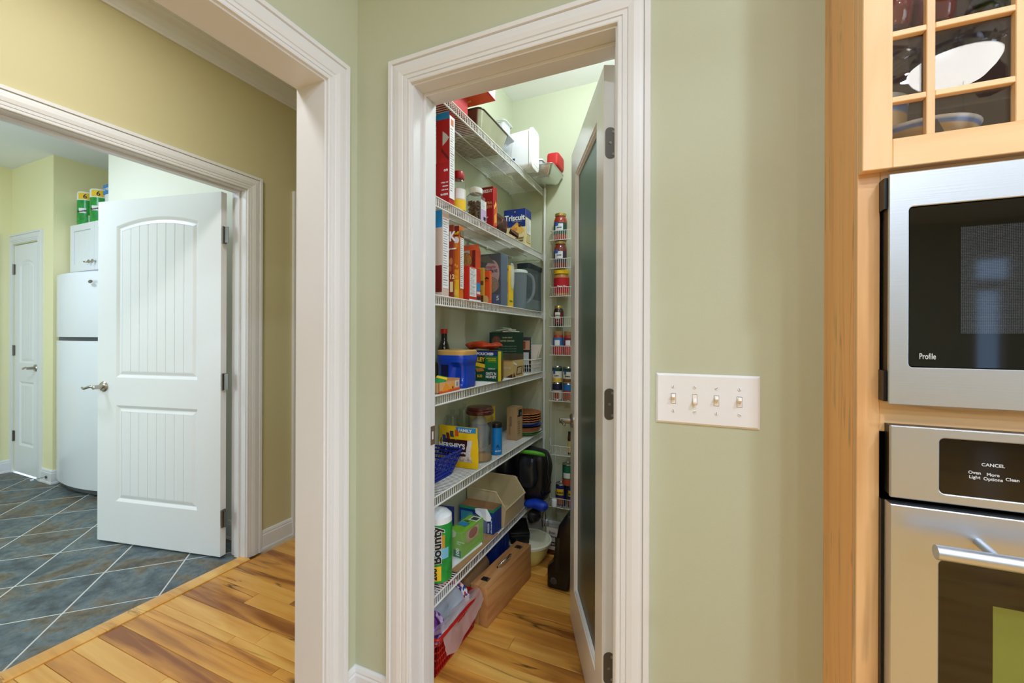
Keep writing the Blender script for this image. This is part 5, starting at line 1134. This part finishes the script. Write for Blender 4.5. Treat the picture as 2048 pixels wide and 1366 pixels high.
# ---------------- lowest shelf
t = thing('paper_towel_pack', 'green paper towel pack standing at left of lowest shelf', 'paper towels', (-.912, 1.374, Z6))
r, h = .0560, .272
MB().lathe([(r * .7, 0), (r * .98, .012), (r, .05), (r, h * .72), (r * .97, h * .84)], (0, 0, 0), 28).build('green_wrap', GRN, t, smooth='auto')
MB().lathe([(r * .975, h * .838), (r * .95, h * .92), (r * .70, h * .97), (r * .2, h), (.001, h)], (0, 0, 0), 28).build('clear_top', FILM, t, smooth='auto')
band(t, r * 1.01, .02, .075, -1.75, -.75, YEL, 'printed_band'); band(t, r * 1.01, .10, .14, -1.6, -.2, col((120, 190, 220)), 'printed_band'); band(t, r * 1.012, .14, .19, -1.3, -.5, col((200, 150, 40)), 'printed_band')
a = -.78; lettering(t, 'Bounty', .048, WHITE, frame((r * 1.03 * cos(a), r * 1.03 * sin(a), .085), (0, 0, 1), (sin(a), -cos(a), 0)), bold=.07, name='lettering_outline')
lettering(t, 'Bounty', .048, INK, frame((r * 1.05 * cos(a), r * 1.05 * sin(a), .085), (0, 0, 1), (sin(a), -cos(a), 0)), bold=.03)
a = -1.05; lettering(t, '200', .03, INK, frame((r * 1.03 * cos(a), r * 1.03 * sin(a), .024), (0, 0, 1), (sin(a), -cos(a), 0)), bold=.03)
# cardboard and white sheet lying on the shelf
o = MB().prism([(-.99, 1.45), (-.862, 1.436), (-.856, 1.80), (-.92, 1.81), (-.93, 1.62)], Z6, Z6 + .0045, axis='Z').build('cardboard_sheet', KRAFT); tag(o, 'torn brown cardboard strip along the edge of the lowest shelf', 'cardboard')
o = MB().prism([(-1.0, 1.46), (-.892, 1.445), (-.872, 1.67), (-.905, 1.715), (-.99, 1.66)], Z6 + .0048, Z6 + .008, axis='Z').build('white_card', WHITE); tag(o, 'white card sheet under the green bag carton', 'card')
c = Carton('bag_carton', 'lime green sandwich bag carton with 100 on it, lowest shelf', 'carton', -.892, 1.520, Z6 + .0085, .072, .175, .105, LIME, yaw=radians(-4))
c.rect('N', .45, .98, .02, .30, col((20, 120, 70))).text('N', .84, .06, .022, '100', WHITE, rot=pi / 2, bold=.03).disc('N', .32, .92, .30, .16, col((206, 226, 190))).text('N', .70, .62, .010, 'sandwich', col((206, 230, 180))).text('N', .70, .54, .010, 'bags', col((206, 230, 180))).rect('F', .2, .75, .45, .95, col((190, 170, 130))).disc('F', .5, .72, .2, .2, col((150, 70, 40))).rect('T', .1, .7, .35, .55, SKY).rect('T', .35, .95, .70, .95, WHITE).rect('T', .42, .88, .74, .91, col((60, 70, 60)), e=.0009).text('T', .12, .58, .02, '100', col((20, 90, 60)))
MB().loft([[(-.076, -.004, .001), (.004, -.004, .001), (.004, .18, .001), (-.076, .18, .001)]] + [[(-.076 + R9.uniform(-.003, .001), -.005 + R9.uniform(-.004, .001), .11 * k / 5), (.005 + R9.uniform(0, .010), -.004 + R9.uniform(-.004, .002), .11 * k / 5), (.006 + R9.uniform(0, .012), .181, .11 * k / 5), (-.077, .181, .11 * k / 5)] for k in range(1, 6)], cap1=False).build('plastic_wrap', mat('bag_film', (236, 240, 242), .08, alpha=.10, bump=.6, bscale=60), c.t)
x, y, w_, d_ = corner(987, -.866, 940, 1003, 1060)
t = thing('open_carton', 'blue open-topped carton with green edge behind the green carton', 'carton', (x, y, Z6)); w_ = .185; hh = .118
BLC = col((22, 54, 140)); GE = col((40, 150, 90))
for nm, b, m in (('carton_wall', (-w_, 0, 0, .002, 0, hh), BLC), ('carton_wall', (-.002, 0, .0021, d_ - .0021, 0, hh), BLC), ('carton_wall', (-w_, 0, d_ - .002, d_, 0, hh), KRAFT), ('carton_wall', (-w_, -w_ + .002, .0021, d_ - .0021, 0, hh), KRAFT)):
    MB().box(*b).build(nm, m, t)
MB().box(-w_ + .0021, -.0021, .0021, d_ - .0021, 0, .085).build('carton_filling', KRAFT, t)
MB().box(-w_, .0006, -.0008, -.0002, hh - .012, hh).build('printed_edge', GE, t); MB().box(.0002, .0008, 0, d_, hh - .010, hh).build('printed_edge', GE, t)
cc = Carton.__new__(Carton); cc.t, cc.w, cc.d, cc.h = t, w_, d_, hh
cc.text('N', .88, .08, .012, 'FREEZER', WHITE, rot=pi / 2).text('N', .95, .08, .008, 'gallon storage bags', WHITE, rot=pi / 2).rect('N', .05, .4, .3, .8, col((60, 150, 170)))
MB().loft([[(-.10, .0, hh - .002), (-.04, -.004, hh + .004), (-.01, .01, hh - .008)], [(-.09, -.012, hh - .02), (-.03, -.014, hh - .05), (-.012, -.006, hh - .05)]], cap0=True).build('torn_flap', FILM, t)
c = Carton('small_carton', 'small navy blue carton standing behind the lime green carton', 'carton', -.985, 1.565, Z6 + .0005, .075, .075, .165, NAVY, yaw=.2)
c.text('N', .35, .55, .03, '24', WHITE).text('N', .2, .8, .012, 'FOIL', WHITE).rect('F', .1, .9, .1, .5, col((30, 70, 170)))
# beige stacking bin with sloped open front
BIN = mat('beige_bin', (206, 188, 148), .4)
t = thing('stacking_bin', 'beige plastic stacking bin with sloped open front on lowest shelf', 'bin', (-.96, 1.99, Z6), world=True)
b0, b1, xf, xt, xb = 1.868, 2.118, -.846, -.902, -1.064; hb, hl = .168, .088; th = .0035
side = [(xb, Z6), (xf - .01, Z6), (xf, Z6 + hl), (xt, Z6 + hb), (xb, Z6 + hb)]
for y in (b0, b1 - th): MB().prism(side, y, y + th, axis='Y').build('bin_side', BIN, t)
MB().box(xb, xf - .01, b0 + th, b1 - th, Z6, Z6 + th).build('bin_floor', BIN, t); MB().box(xb, xb + th, b0 + th, b1 - th, Z6 + th, Z6 + hb).build('bin_back', BIN, t)
MB().add([(xf - .01, b0 + th, Z6 + th), (xf - .01, b1 - th, Z6 + th), (xf, b1 - th, Z6 + hl), (xf, b0 + th, Z6 + hl), (xf - .0135, b0 + th, Z6 + th), (xf - .0135, b1 - th, Z6 + th), (xf - .0035, b1 - th, Z6 + hl), (xf - .0035, b0 + th, Z6 + hl)], [(0, 1, 2, 3), (7, 6, 5, 4), (0, 4, 5, 1), (1, 5, 6, 2), (2, 6, 7, 3), (3, 7, 4, 0)]).build('bin_front', BIN, t)
zt = Z6 + hb; MB().tube([(xb, b0, zt), (xt, b0, zt), (xf, b0, Z6 + hl), (xf, b1, Z6 + hl), (xt, b1, zt), (xb, b1, zt)], .0045, 6, closed=True).build('bin_rim', BIN, t, smooth=False)
for y in (b0 - .002, b1 + .002): MB().obox((xt + .004, y, Z6 + .002), (xt + .004, y, zt - .002), .012, .006, up=(0, 1, 0)).build('bin_post', BIN, t)
# black bag on the shelf behind the bin
BLK = mat('black_nylon', (20, 21, 24), .45, bump=.3, bscale=50)
o = blob((-1.062, -.945, 2.150, 2.405, Z6, Z6 + .29), .012, 12, 15, 3, 3.5).build('tote_bag', BLK, smooth=True); tag(o, 'black fabric bag on lowest shelf behind the beige bin', 'bag')
# backpack hanging at the shelf end
t = thing('backpack', 'black backpack with lime trim and blue pouch hanging by the shelf pole', 'backpack', (-.80, 2.244, .26), world=True)
GLOSS = mat('black_shell', (26, 30, 38), .28, bump=.15, bscale=20)
blob((-.925, -.745, 2.165, 2.335, .308, .606), .012, 11, 21, 4, 4.0).build('pack_body', BLK, t, smooth=True)
blob((-.895, -.790, 2.120, 2.20, .400, .585), .008, 14, 22, 4, 3.6).build('front_pocket', GLOSS, t, smooth=True)
MB().tube([(-.90, 2.16, .596), (-.86, 2.15, .604), (-.81, 2.15, .606), (-.765, 2.165, .598), (-.742, 2.19, .580)], [.006, .011, .012, .010, .005], 8).build('trim_flap', mat('lime_fabric', (84, 170, 40), .5), t, smooth=True)
blob((-.858, -.722, 2.112, 2.205, .292, .352), .014, 16, 24, 4, 2.8).build('blue_pouch', mat('blue_nylon', (24, 62, 180), .4, bump=.4, bscale=40), t, smooth=True)
blob((-.79, -.722, 2.16, 2.235, .362, .41), .010, 30, 25, 3, 2.2).build('black_pouch', BLK, t, smooth=True)
MB().tube([(-.745, 2.179, .60), (-.728, 2.169, .55), (-.732, 2.162, .50), (-.718, 2.159, .455), (-.738, 2.164, .41), (-.752, 2.169, .38)], .0085, 6).build('shoulder_strap', BLK, t, smooth=True)
MB().tube([(-.742, 2.144, .31), (-.732, 2.139, .27), (-.738, 2.134, .225), (-.752, 2.139, .215), (-.757, 2.144, .25), (-.748, 2.144, .29)], .0022, 5, closed=True).build('cord_loop', BLK, t, smooth=True)
blob((-.848, -.775, 2.125, 2.22, .210, .290), .014, 25, 26, 4, 2.4).build('lower_strap', BLK, t, smooth=True)
# ---------------- floor
REDP = mat('red_basket', (176, 20, 22), .3)
lattice_basket('plastic_basket', 'red slotted plastic basket of paper plates on pantry floor', (-1.035, -.862, 1.285, 1.568), (-1.045, -.838, 1.268, 1.586), .001, .150, REDP, 4, .0125, .006, .0028)
PLW = mat('plate_blue_grey', (176, 184, 196), .5)
def paper_plate(name, lb, c, nrm, r, cm, rimm):
    t = thing(name, lb, 'paper plate', c, group='paper plates in the red basket')
    q = Vector(nrm).to_track_quat('Z', 'Y'); t.rotation_mode = 'QUATERNION'; t.rotation_quaternion = q
    MB().lathe([(.001, 0), (r * .68, 0), (r * .72, .003), (r * .74, .005)], (0, 0, 0), 40, cap=False).build('plate_well', cm, t, smooth='auto', solid=.001)
    MB().lathe([(r * .74, .005), (r * .80, .010), (r * .96, .014), (r, .012)], (0, 0, 0), 40, cap=False).build('plate_rim', rimm, t, smooth='auto', solid=.001)
    return t
def confetti(key, base, cols):
    m = bpy.data.materials.new(key); m.use_nodes = True; nt = m.node_tree; b = nt.nodes['Principled BSDF']; N = nt.nodes.new; Lk = nt.links.new
    tc = N('ShaderNodeTexCoord'); mp = N('ShaderNodeMapping'); mp.inputs['Scale'].default_value = (150, 90, 90); Lk(tc.outputs['Object'], mp.inputs['Vector'])
    vo = N('ShaderNodeTexVoronoi'); vo.inputs['Scale'].default_value = 1.0; Lk(mp.outputs[0], vo.inputs['Vector'])
    sp_ = N('ShaderNodeSeparateColor'); Lk(vo.outputs['Color'], sp_.inputs[0])
    cr = N('ShaderNodeValToRGB'); cr.color_ramp.interpolation = 'CONSTANT'; e = cr.color_ramp.elements; e[0].position = 0; e[0].color = (*lin(base), 1); e[1].position = .45; e[1].color = (*lin(cols[0]), 1)
    for k, cc_ in enumerate(cols[1:]): x = e.new(.45 + .2 * (k + 1)); x.color = (*lin(cc_), 1)
    Lk(sp_.outputs[0], cr.inputs['Fac']); Lk(cr.outputs['Color'], b.inputs['Base Color']); b.inputs['Roughness'].default_value = .4
    return m
paper_plate('paper_plate', 'grey paper plate with red and blue confetti rim in the red basket', (-.918, 1.462, .142), (.80, -.40, .45), .098, PLW, confetti('confetti_rim', (232, 234, 240), ((36, 60, 150), (190, 40, 50))))
paper_plate('paper_plate', 'purple foil plate leaning at the left of the red basket', (-.925, 1.335, .125), (.80, -.42, .42), .062, mat('purple_foil', (120, 60, 150), .2, metal=.6, noise=.5, nscale=60, bump=.7, bscale=90), confetti('purple_rim', (200, 170, 210), ((110, 50, 150), (210, 200, 220))))
# clear pinkish bag over the basket rim
t = thing('plastic_bag', 'crumpled clear plastic bag draped over the red basket rim', 'bag', (-.86, 1.42, .1), world=True)
vs = []; n1, n2 = 22, 12
for j in range(n2 + 1):
    for i in range(n1 + 1):
        s, v = i / n1, j / n2; y = 1.30 + .284 * s
        x = (-.900 + .056 * (v / .4)) if v < .4 else (-.844 + .022 * (v - .4) / .6 + .006 * sin(9 * s)); z = (.128 + .030 * (v / .4) if v < .4 else .158 - .085 * ((v - .4) / .6) * (.7 + .5 * sin(3.2 * s + .4))) + .012 * s
        vs.append((x + .004 * mnoise.noise(Vector((s * 9, v * 9, 1))), y, z + .008 * mnoise.noise(Vector((s * 8, v * 8, 4)))))
MB().add(vs, [(j * (n1 + 1) + i, j * (n1 + 1) + i + 1, (j + 1) * (n1 + 1) + i + 1, (j + 1) * (n1 + 1) + i) for j in range(n2) for i in range(n1)]).build('bag_sheet', mat('pink_film', (232, 206, 200), .12, alpha=.42, bump=.7, bscale=45), t, smooth=True)
# wooden case
P0 = Vector((-.806, 1.592)); P1 = Vector((-.772, 2.020)); ca = atan2(P1.y - P0.y, P1.x - P0.x) - pi / 2; LC = (P1 - P0).length
t = thing('wooden_case', 'slim brown wooden carrying case with metal handle standing on pantry floor', 'case', (P0.x, P0.y, .001), ca)
wc, hc = .086, .168
MB().box(-wc / 2 + .0004, 0, 0, LC, 0, hc).build('case_half', CASEW, t, bevel=.002); MB().box(-wc, -wc / 2 - .0004, 0, LC, 0, hc).build('case_half', CASEW, t, bevel=.002)
for yy in (.055, LC - .055):
    la = MB().box(-wc * .72, -wc * .30, yy - .014, yy + .014, hc, hc + .0025).build('latch', HINGE, t, bevel=.0008, seg=1)
    MB().box(-wc * .55, -wc * .38, yy - .010, yy + .010, hc + .0025, hc + .005).build('latch_hasp', col((36, 34, 32), .35), la); MB().tube([(-wc * .34, yy - .008, hc + .004), (-wc * .34, yy + .008, hc + .004)], .0022, 6).build('latch_pin', NICKEL, la)
ym = LC / 2
MB().tube([(-wc * .46, ym - .052, hc + .001), (-wc * .44, ym - .050, hc + .014), (-wc * .30, ym - .040, hc + .022), (-wc * .28, ym, hc + .024), (-wc * .30, ym + .040, hc + .022), (-wc * .44, ym + .050, hc + .014), (-wc * .46, ym + .052, hc + .001)], [.004, .004, .0055, .006, .0055, .004, .004], 8).build('case_handle', CHR, t, smooth=True)
for yy in (ym - .052, ym + .052): MB().lathe([(.009, 0), (.009, .003), (.005, .005)], (-wc * .46, yy, hc), 14).build('handle_mount', CHR, t, smooth='auto')
# yellow bowl with clear lid
YB = mat('yellow_bowl', (232, 222, 138), .3)
bc = (-.840, 2.165, .001); br = .122
t = thing('mixing_bowl', 'pale yellow plastic bowl with cloudy lid behind the wooden case', 'bowl', bc)
MB().lathe([(.062, 0), (.068, .003), (.095, .045), (br - .004, .105), (br, .118), (br - .003, .118), (.092, .048), (.001, .006)], (0, 0, 0), 40, cap=False).build('bowl_body', YB, t, smooth='auto')
MB().lathe([(br + .003, .110), (br + .004, .122), (br - .006, .126), (br - .012, .121), (.001, .122)], (0, 0, 0), 40).build('bowl_lid', mat('cloudy_lid', (224, 222, 196), .35), t, smooth='auto')
# black slicer / grill plate lying on the lid
t = thing('mandoline_slicer', 'black ribbed kitchen slicer resting on the yellow bowl lid', 'slicer', (-.885, 2.13, .129), radians(28))
MB().box(-.055, .055, -.045, .14, .012, .055).build('slicer_body', BLACK, t, bevel=.006)
for k in range(9): MB().box(-.048, .048, -.035 + .019 * k, -.028 + .019 * k, .0545, .059).build('slicer_rib', BLACK, t)
MB().box(-.05, .05, -.060, -.045, .0, .045).build('slicer_foot', BLACK, t, bevel=.004); MB().lathe([(.008, 0), (.008, -.012), (.006, -.016)], (-.02, -.060, .022), 14, 'Y').build('slicer_knob', CHR, t, smooth='auto')
MB().box(-.045, .045, -.02, .12, .0, .0119).build('slicer_base', BLACK, t)
# bourbon bottle
t = thing('liquor_bottle', 'square whiskey bottle with white cap and label on pantry floor', 'bottle', (-.740, 2.306, .001))
BGL = thin_glass('bottle_glass', (.93, .93, .91), 1.5, 1.5); AMB = mat('whiskey', (88, 40, 20), .05)
def br_(w, d, r, z): return [(x, y, z) for x, y in rrect(-w, w, -d, d, r)]
MB().loft([br_(.036, .030, .008, 0), br_(.038, .032, .010, .004), br_(.038, .032, .010, .165), br_(.030, .026, .012, .195), br_(.0145, .0145, .0140, .225), br_(.0135, .0135, .0130, .270)], cap0=True).build('bottle_body', BGL, t, smooth='auto')
MB().loft([br_(.035, .029, .008, .004), br_(.035, .029, .008, .12)], cap0=True).build('whiskey', AMB, t)
MB().lathe([(.0155, .266), (.0155, .302), (.0145, .304), (.001, .3042)], (0, 0, 0), 20).build('bottle_cap', WTUB, t, smooth='auto')
MB().box(-.034, .034, -.0332, -.0325, .030, .155).build('bottle_label', col((206, 200, 192)), t); MB().box(-.0385, -.0378, -.026, .026, .03, .155).build('bottle_label', col((206, 200, 192)), t)
M_ = lambda z: frame((0, -.0340, z), (1, 0, 0), (0, 0, 1))
lettering(t, 'Evan', .021, INK, M_(.120), align='CENTER', bold=.01); lettering(t, 'Williams', .017, INK, M_(.100), align='CENTER', bold=.01); MB().box(-.026, .026, -.0340, -.0333, .052, .076).build('label_band', INK, t); lettering(t, '1783', .016, WHITE, frame((0, -.0346, .058), (1, 0, 0), (0, 0, 1)), align='CENTER')
# black hard case behind the door
t = thing('hard_case', 'black moulded hard case leaning on the floor behind the glass door', 'case', (-.60, 2.1, .001), world=True)
prof = [(-.668, .001), (-.560, .001), (-.500, .36), (-.572, .375), (-.610, .315), (-.630, .20), (-.640, .13), (-.668, .105)]
MB().prism(prof, 1.965, 2.26, axis='Y').build('case_shell', mat('black_shell_gloss', (12, 12, 14), .22), t, bevel=.014, seg=3)
MB().lathe([(.017, 0), (.017, -.004), (.009, -.006), (.009, -.003), (.001, -.003)], (-.632, 1.966, .045), 18, 'Y').build('latch_boss', col((60, 60, 64), .4), t, smooth='auto')
MB().box(-.625, -.60, 1.962, 1.968, .09, .26).build('case_rib', BLACK, t, bevel=.003)
# things under the lowest shelf
t = thing('paper_bag', 'brown paper bag on the floor behind the wooden case', 'bag', (-.98, 1.72, .001), .1)
MB().loft([[(-.075, -.085, 0), (.062, -.085, 0), (.062, .14, 0), (-.075, .14, 0)], [(-.078, -.09, .12), (.066, -.088, .115), (.06, .145, .12), (-.08, .14, .125)], [(-.07, -.08, .165), (.04, -.075, .15), (.045, .13, .16), (-.07, .13, .17)]], cap0=True).build('bag_body', KRAFT, t, bevel=.004)
t = thing('plastic_crate', 'dark blue plastic crate on the floor under the lowest shelf', 'crate', (-.96, 2.0, .001), world=True)
MB().box(-1.05, -.905, 1.895, 2.045, .001, .235).build('crate_body', mat('crate_blue', (18, 44, 120), .4), t, bevel=.01)
for k in range(4): MB().box(-.9055, -.900, 1.905 + .036 * k, 1.918 + .036 * k, .02, .215).build('crate_rib', mat('crate_blue', (18, 44, 120), .4), t)
# ---------------- jars and cans in the wire rack
GOLD = mat('gold_lid', (196, 168, 96), .3, metal=.8)
def rackx(u0, u1, v): return onY((u0 + u1) / 2, v, 2.394).x, (onY(u1, v, 2.394).x - onY(u0, v, 2.394).x) / 2 * .96
VR = -1.45
def rjar(name, lb, cat, u0, u1, vt, vb, zi, bodym, lidm, lidh=.016, shape='jar', z=None, grp=None):
    x, r = rackx(u0, u1, (vt + vb) / 2); z0 = (RB[zi] + .0012) if z is None else z; h = onY(u0, vt, 2.394).z - onY(u0, vb, 2.394).z
    t = thing(name, lb, cat, (x, 2.394, z0), group=grp)
    if shape == 'jar':
        MB().lathe([(r * .9, 0), (r, .004), (r, h * .72), (r * .86, h * .84), (r * .74, h * .88), (r * .74, h - lidh)], (0, 0, 0), 24).build('jar_body', bodym, t, smooth='auto')
        MB().lathe([(r * .82, h - lidh), (r * .83, h - .002), (r * .79, h), (.001, h)], (0, 0, 0), 24).build('jar_lid', lidm, t, smooth='auto')
    else:
        MB().lathe([(r * .95, 0), (r, .002), (r * .97, .005), (r * .97, h - .005), (r, h - .002), (r * .95, h), (r * .93, h - .003), (.001, h - .003)], (0, 0, 0), 24).build('can_body', lidm, t, smooth='auto')
        band(t, r * .982, .006, h - .006, -pi, pi, bodym, 'can_label', 24)
    return t, r, h
SAU = mat('tomato_sauce', (150, 40, 18), .15, coat=.6, noise=.15, nscale=60); SAU2 = mat('dark_sauce', (116, 30, 20), .15, coat=.6); PBM = mat('peanut_butter', (176, 124, 66), .4)
t, r, h = rjar('sauce_jar', 'tomato sauce jar with gold lid, topmost in the wire rack', 'jar', 1107.5, 1134.5, 421, 475, 0, SAU, GOLD)
band(t, r * 1.012, h * .22, h * .64, -2.6, -.2, col((22, 70, 60)), n=16); band(t, r * 1.02, h * .36, h * .60, -2.1, -.9, col((214, 220, 226)), n=10); band(t, r * 1.026, h * .52, h * .66, -2.2, -1.6, col((40, 90, 160)), n=6); curved(t, 'sauce', .012, INK, r * 1.04, VR, h * .44)
t, r, h = rjar('sauce_jar', 'dark red sauce jar with gold lid, second in the wire rack', 'jar', 1107, 1134, 481, 535, 1, SAU2, GOLD)
band(t, r * 1.012, h * .22, h * .64, -2.6, -.2, col((60, 40, 60)), n=16); band(t, r * 1.02, h * .36, h * .62, -2.1, -.9, col((214, 214, 224)), n=10); band(t, r * 1.026, h * .54, h * .68, -2.2, -1.6, col((40, 90, 160)), n=6); curved(t, 'sauce', .012, INK, r * 1.04, VR, h * .46)
t, r, h = rjar('peanut_butter_jar', 'peanut butter jar with red label and yellow lid in wire rack', 'jar', 1107.5, 1138.5, 540, 592, 2, PBM, col((238, 196, 20), .35), lidh=.022)
MB().lathe([(r * .9, h - .024), (r * .99, h - .022), (r * .99, h - .002), (r * .95, h), (.001, h)], (0, 0, 0), 24).build('jar_cap', col((238, 196, 20), .35), t, smooth='auto')
band(t, r * 1.012, h * .12, h * .70, -3.0, .2, col((186, 20, 40)), n=20); curved(t, 'Peter Pan', .014, WHITE, r * 1.03, -1.2, h * .34, bold=.04)
t, r, h = rjar('jelly_jar', 'small dark chutney jar with gold lid, fourth in the wire rack', 'jar', 1107, 1127.5, 611, 652, 3, mat('dark_jam', (50, 18, 16), .12, coat=.6), GOLD)
band(t, r * 1.012, h * .14, h * .66, -2.5, -.3, col((104, 30, 30)), n=14); band(t, r * 1.02, h * .38, h * .68, -2.0, -1.0, col((224, 220, 214)), n=8); curved(t, 'HEINZ', .010, INK, r * 1.03, VR, h * .50); curved(t, 'sauce', .007, WHITE, r * 1.03, VR, h * .24)
for k, (u0, u1, cb, lb) in enumerate(((1106, 1127, (52, 110, 180), 'blue and red labelled jar with tan lid, left of the pair'), (1127.6, 1148, (120, 34, 70), 'maroon labelled jar with tan lid, right of the pair'))):
    t, r, h = rjar('spread_jar', lb + ' in wire rack', 'jar', u0, u1, 664, 711, 4, col((176, 60, 44), .3), col((170, 130, 80), .5), lidh=.024, grp='tan-lidded jars')
    MB().lathe([(r * .86, h - .026), (r * .92, h - .024), (r * .92, h - .001), (.001, h)], (0, 0, 0), 22).build('jar_cap', col((170, 130, 80), .5), t, smooth='auto')
    band(t, r * 1.012, h * .36, h * .72, -3.0, 0, col(cb), n=16); band(t, r * 1.02, h * .40, h * .62, -2.0, -1.0, WHITE, n=8); band(t, r * 1.014, h * .05, h * .34, -3.0, 0, col((190, 60, 60)), n=16)
CANM = mat('can_tin', (190, 190, 186), .25, metal=1.0)
for k, (u0, u1, cb, lb) in enumerate(((1104.5, 1125, (206, 200, 190), 'lower white and red can, left in the can basket'), (1126, 1147, (190, 60, 50), 'lower blue and red can, right in the can basket'))):
    t, r, h = rjar('food_can', lb, 'can', u0, u1, 770, 804, 5, col(cb), CANM, shape='can', grp='food cans in the rack')
    band(t, r * .99, h * .60, h * .95, -3.1, 0, col((22, 26, 60) if k == 0 else (30, 110, 190)), n=16); band(t, r * .992, h * .1, h * .45, -2.1, -.9, col((150, 60, 30)), n=8)
    z2 = RB[5] + .0012 + h + .0006
    t, r, h = rjar('food_can', ['upper corn can with dark green top band, left', 'upper vegetable can with dark green top band, right'][k] + ' in the can basket', 'can', u0, u1, 737, 769.5, 5, col((226, 224, 214)), CANM, shape='can', z=z2, grp='food cans in the rack')
    band(t, r * .99, h * .72, h * .93, -3.1, 0, col((28, 66, 60)), n=16); band(t, r * .992, h * .08, h * .30, -3.1, 0, col((216, 180, 60) if k == 0 else (120, 80, 50)), n=16); band(t, r * .996, h * .55, h * .80, -2.2, -1.7, col((40, 90, 160)), n=6); curved(t, 'Corn' if k == 0 else 'Beans', .013, INK, r * 1.01, VR, h * .42, bold=.03)
t, r, h = rjar('sauce_bottle', 'small sauce bottle in the empty lower wire basket', 'bottle', 1135, 1146, 868, 913, 6, mat('brown_bottle', (70, 40, 20), .15), INK); band(t, r * 1.02, h * .1, h * .6, -2.6, -.2, col((214, 190, 120)), n=12)
for k, (u0, u1, cb) in enumerate(((1111, 1133, (24, 40, 110)), (1134.5, 1155, (30, 60, 130)))):
    t, r, h = rjar('food_can', ['baked beans can with navy label in lowest wire basket', 'navy can behind the baked beans in lowest wire basket'][k], 'can', u0, u1, 976, 1019, 7, col(cb), CANM, shape='can', grp='food cans in the rack')
    band(t, r * .99, h * .52, h * .80, -2.3, -.8, YEL, n=10); curved(t, "BUSH'S", .012, INK, r * 1.0, VR, h * .60, bold=.04); band(t, r * .99, h * .1, h * .4, -2.3, -.8, col((170, 90, 40)), n=10)
    z3 = RB[7] + .0012 + h + .0006
t, r, h = rjar('food_can', 'green tall can stacked on the cans in lowest wire basket', 'can', 1124.5, 1147, 934, 975.5, 7, col((30, 110, 80)), CANM, shape='can', z=z3, grp='food cans in the rack'); band(t, r * .99, h * .35, h * .6, -2.2, -.9, WHITE, n=8); band(t, r * .992, h * .02, h * .30, -2.8, 0, col((190, 80, 50)), n=12)
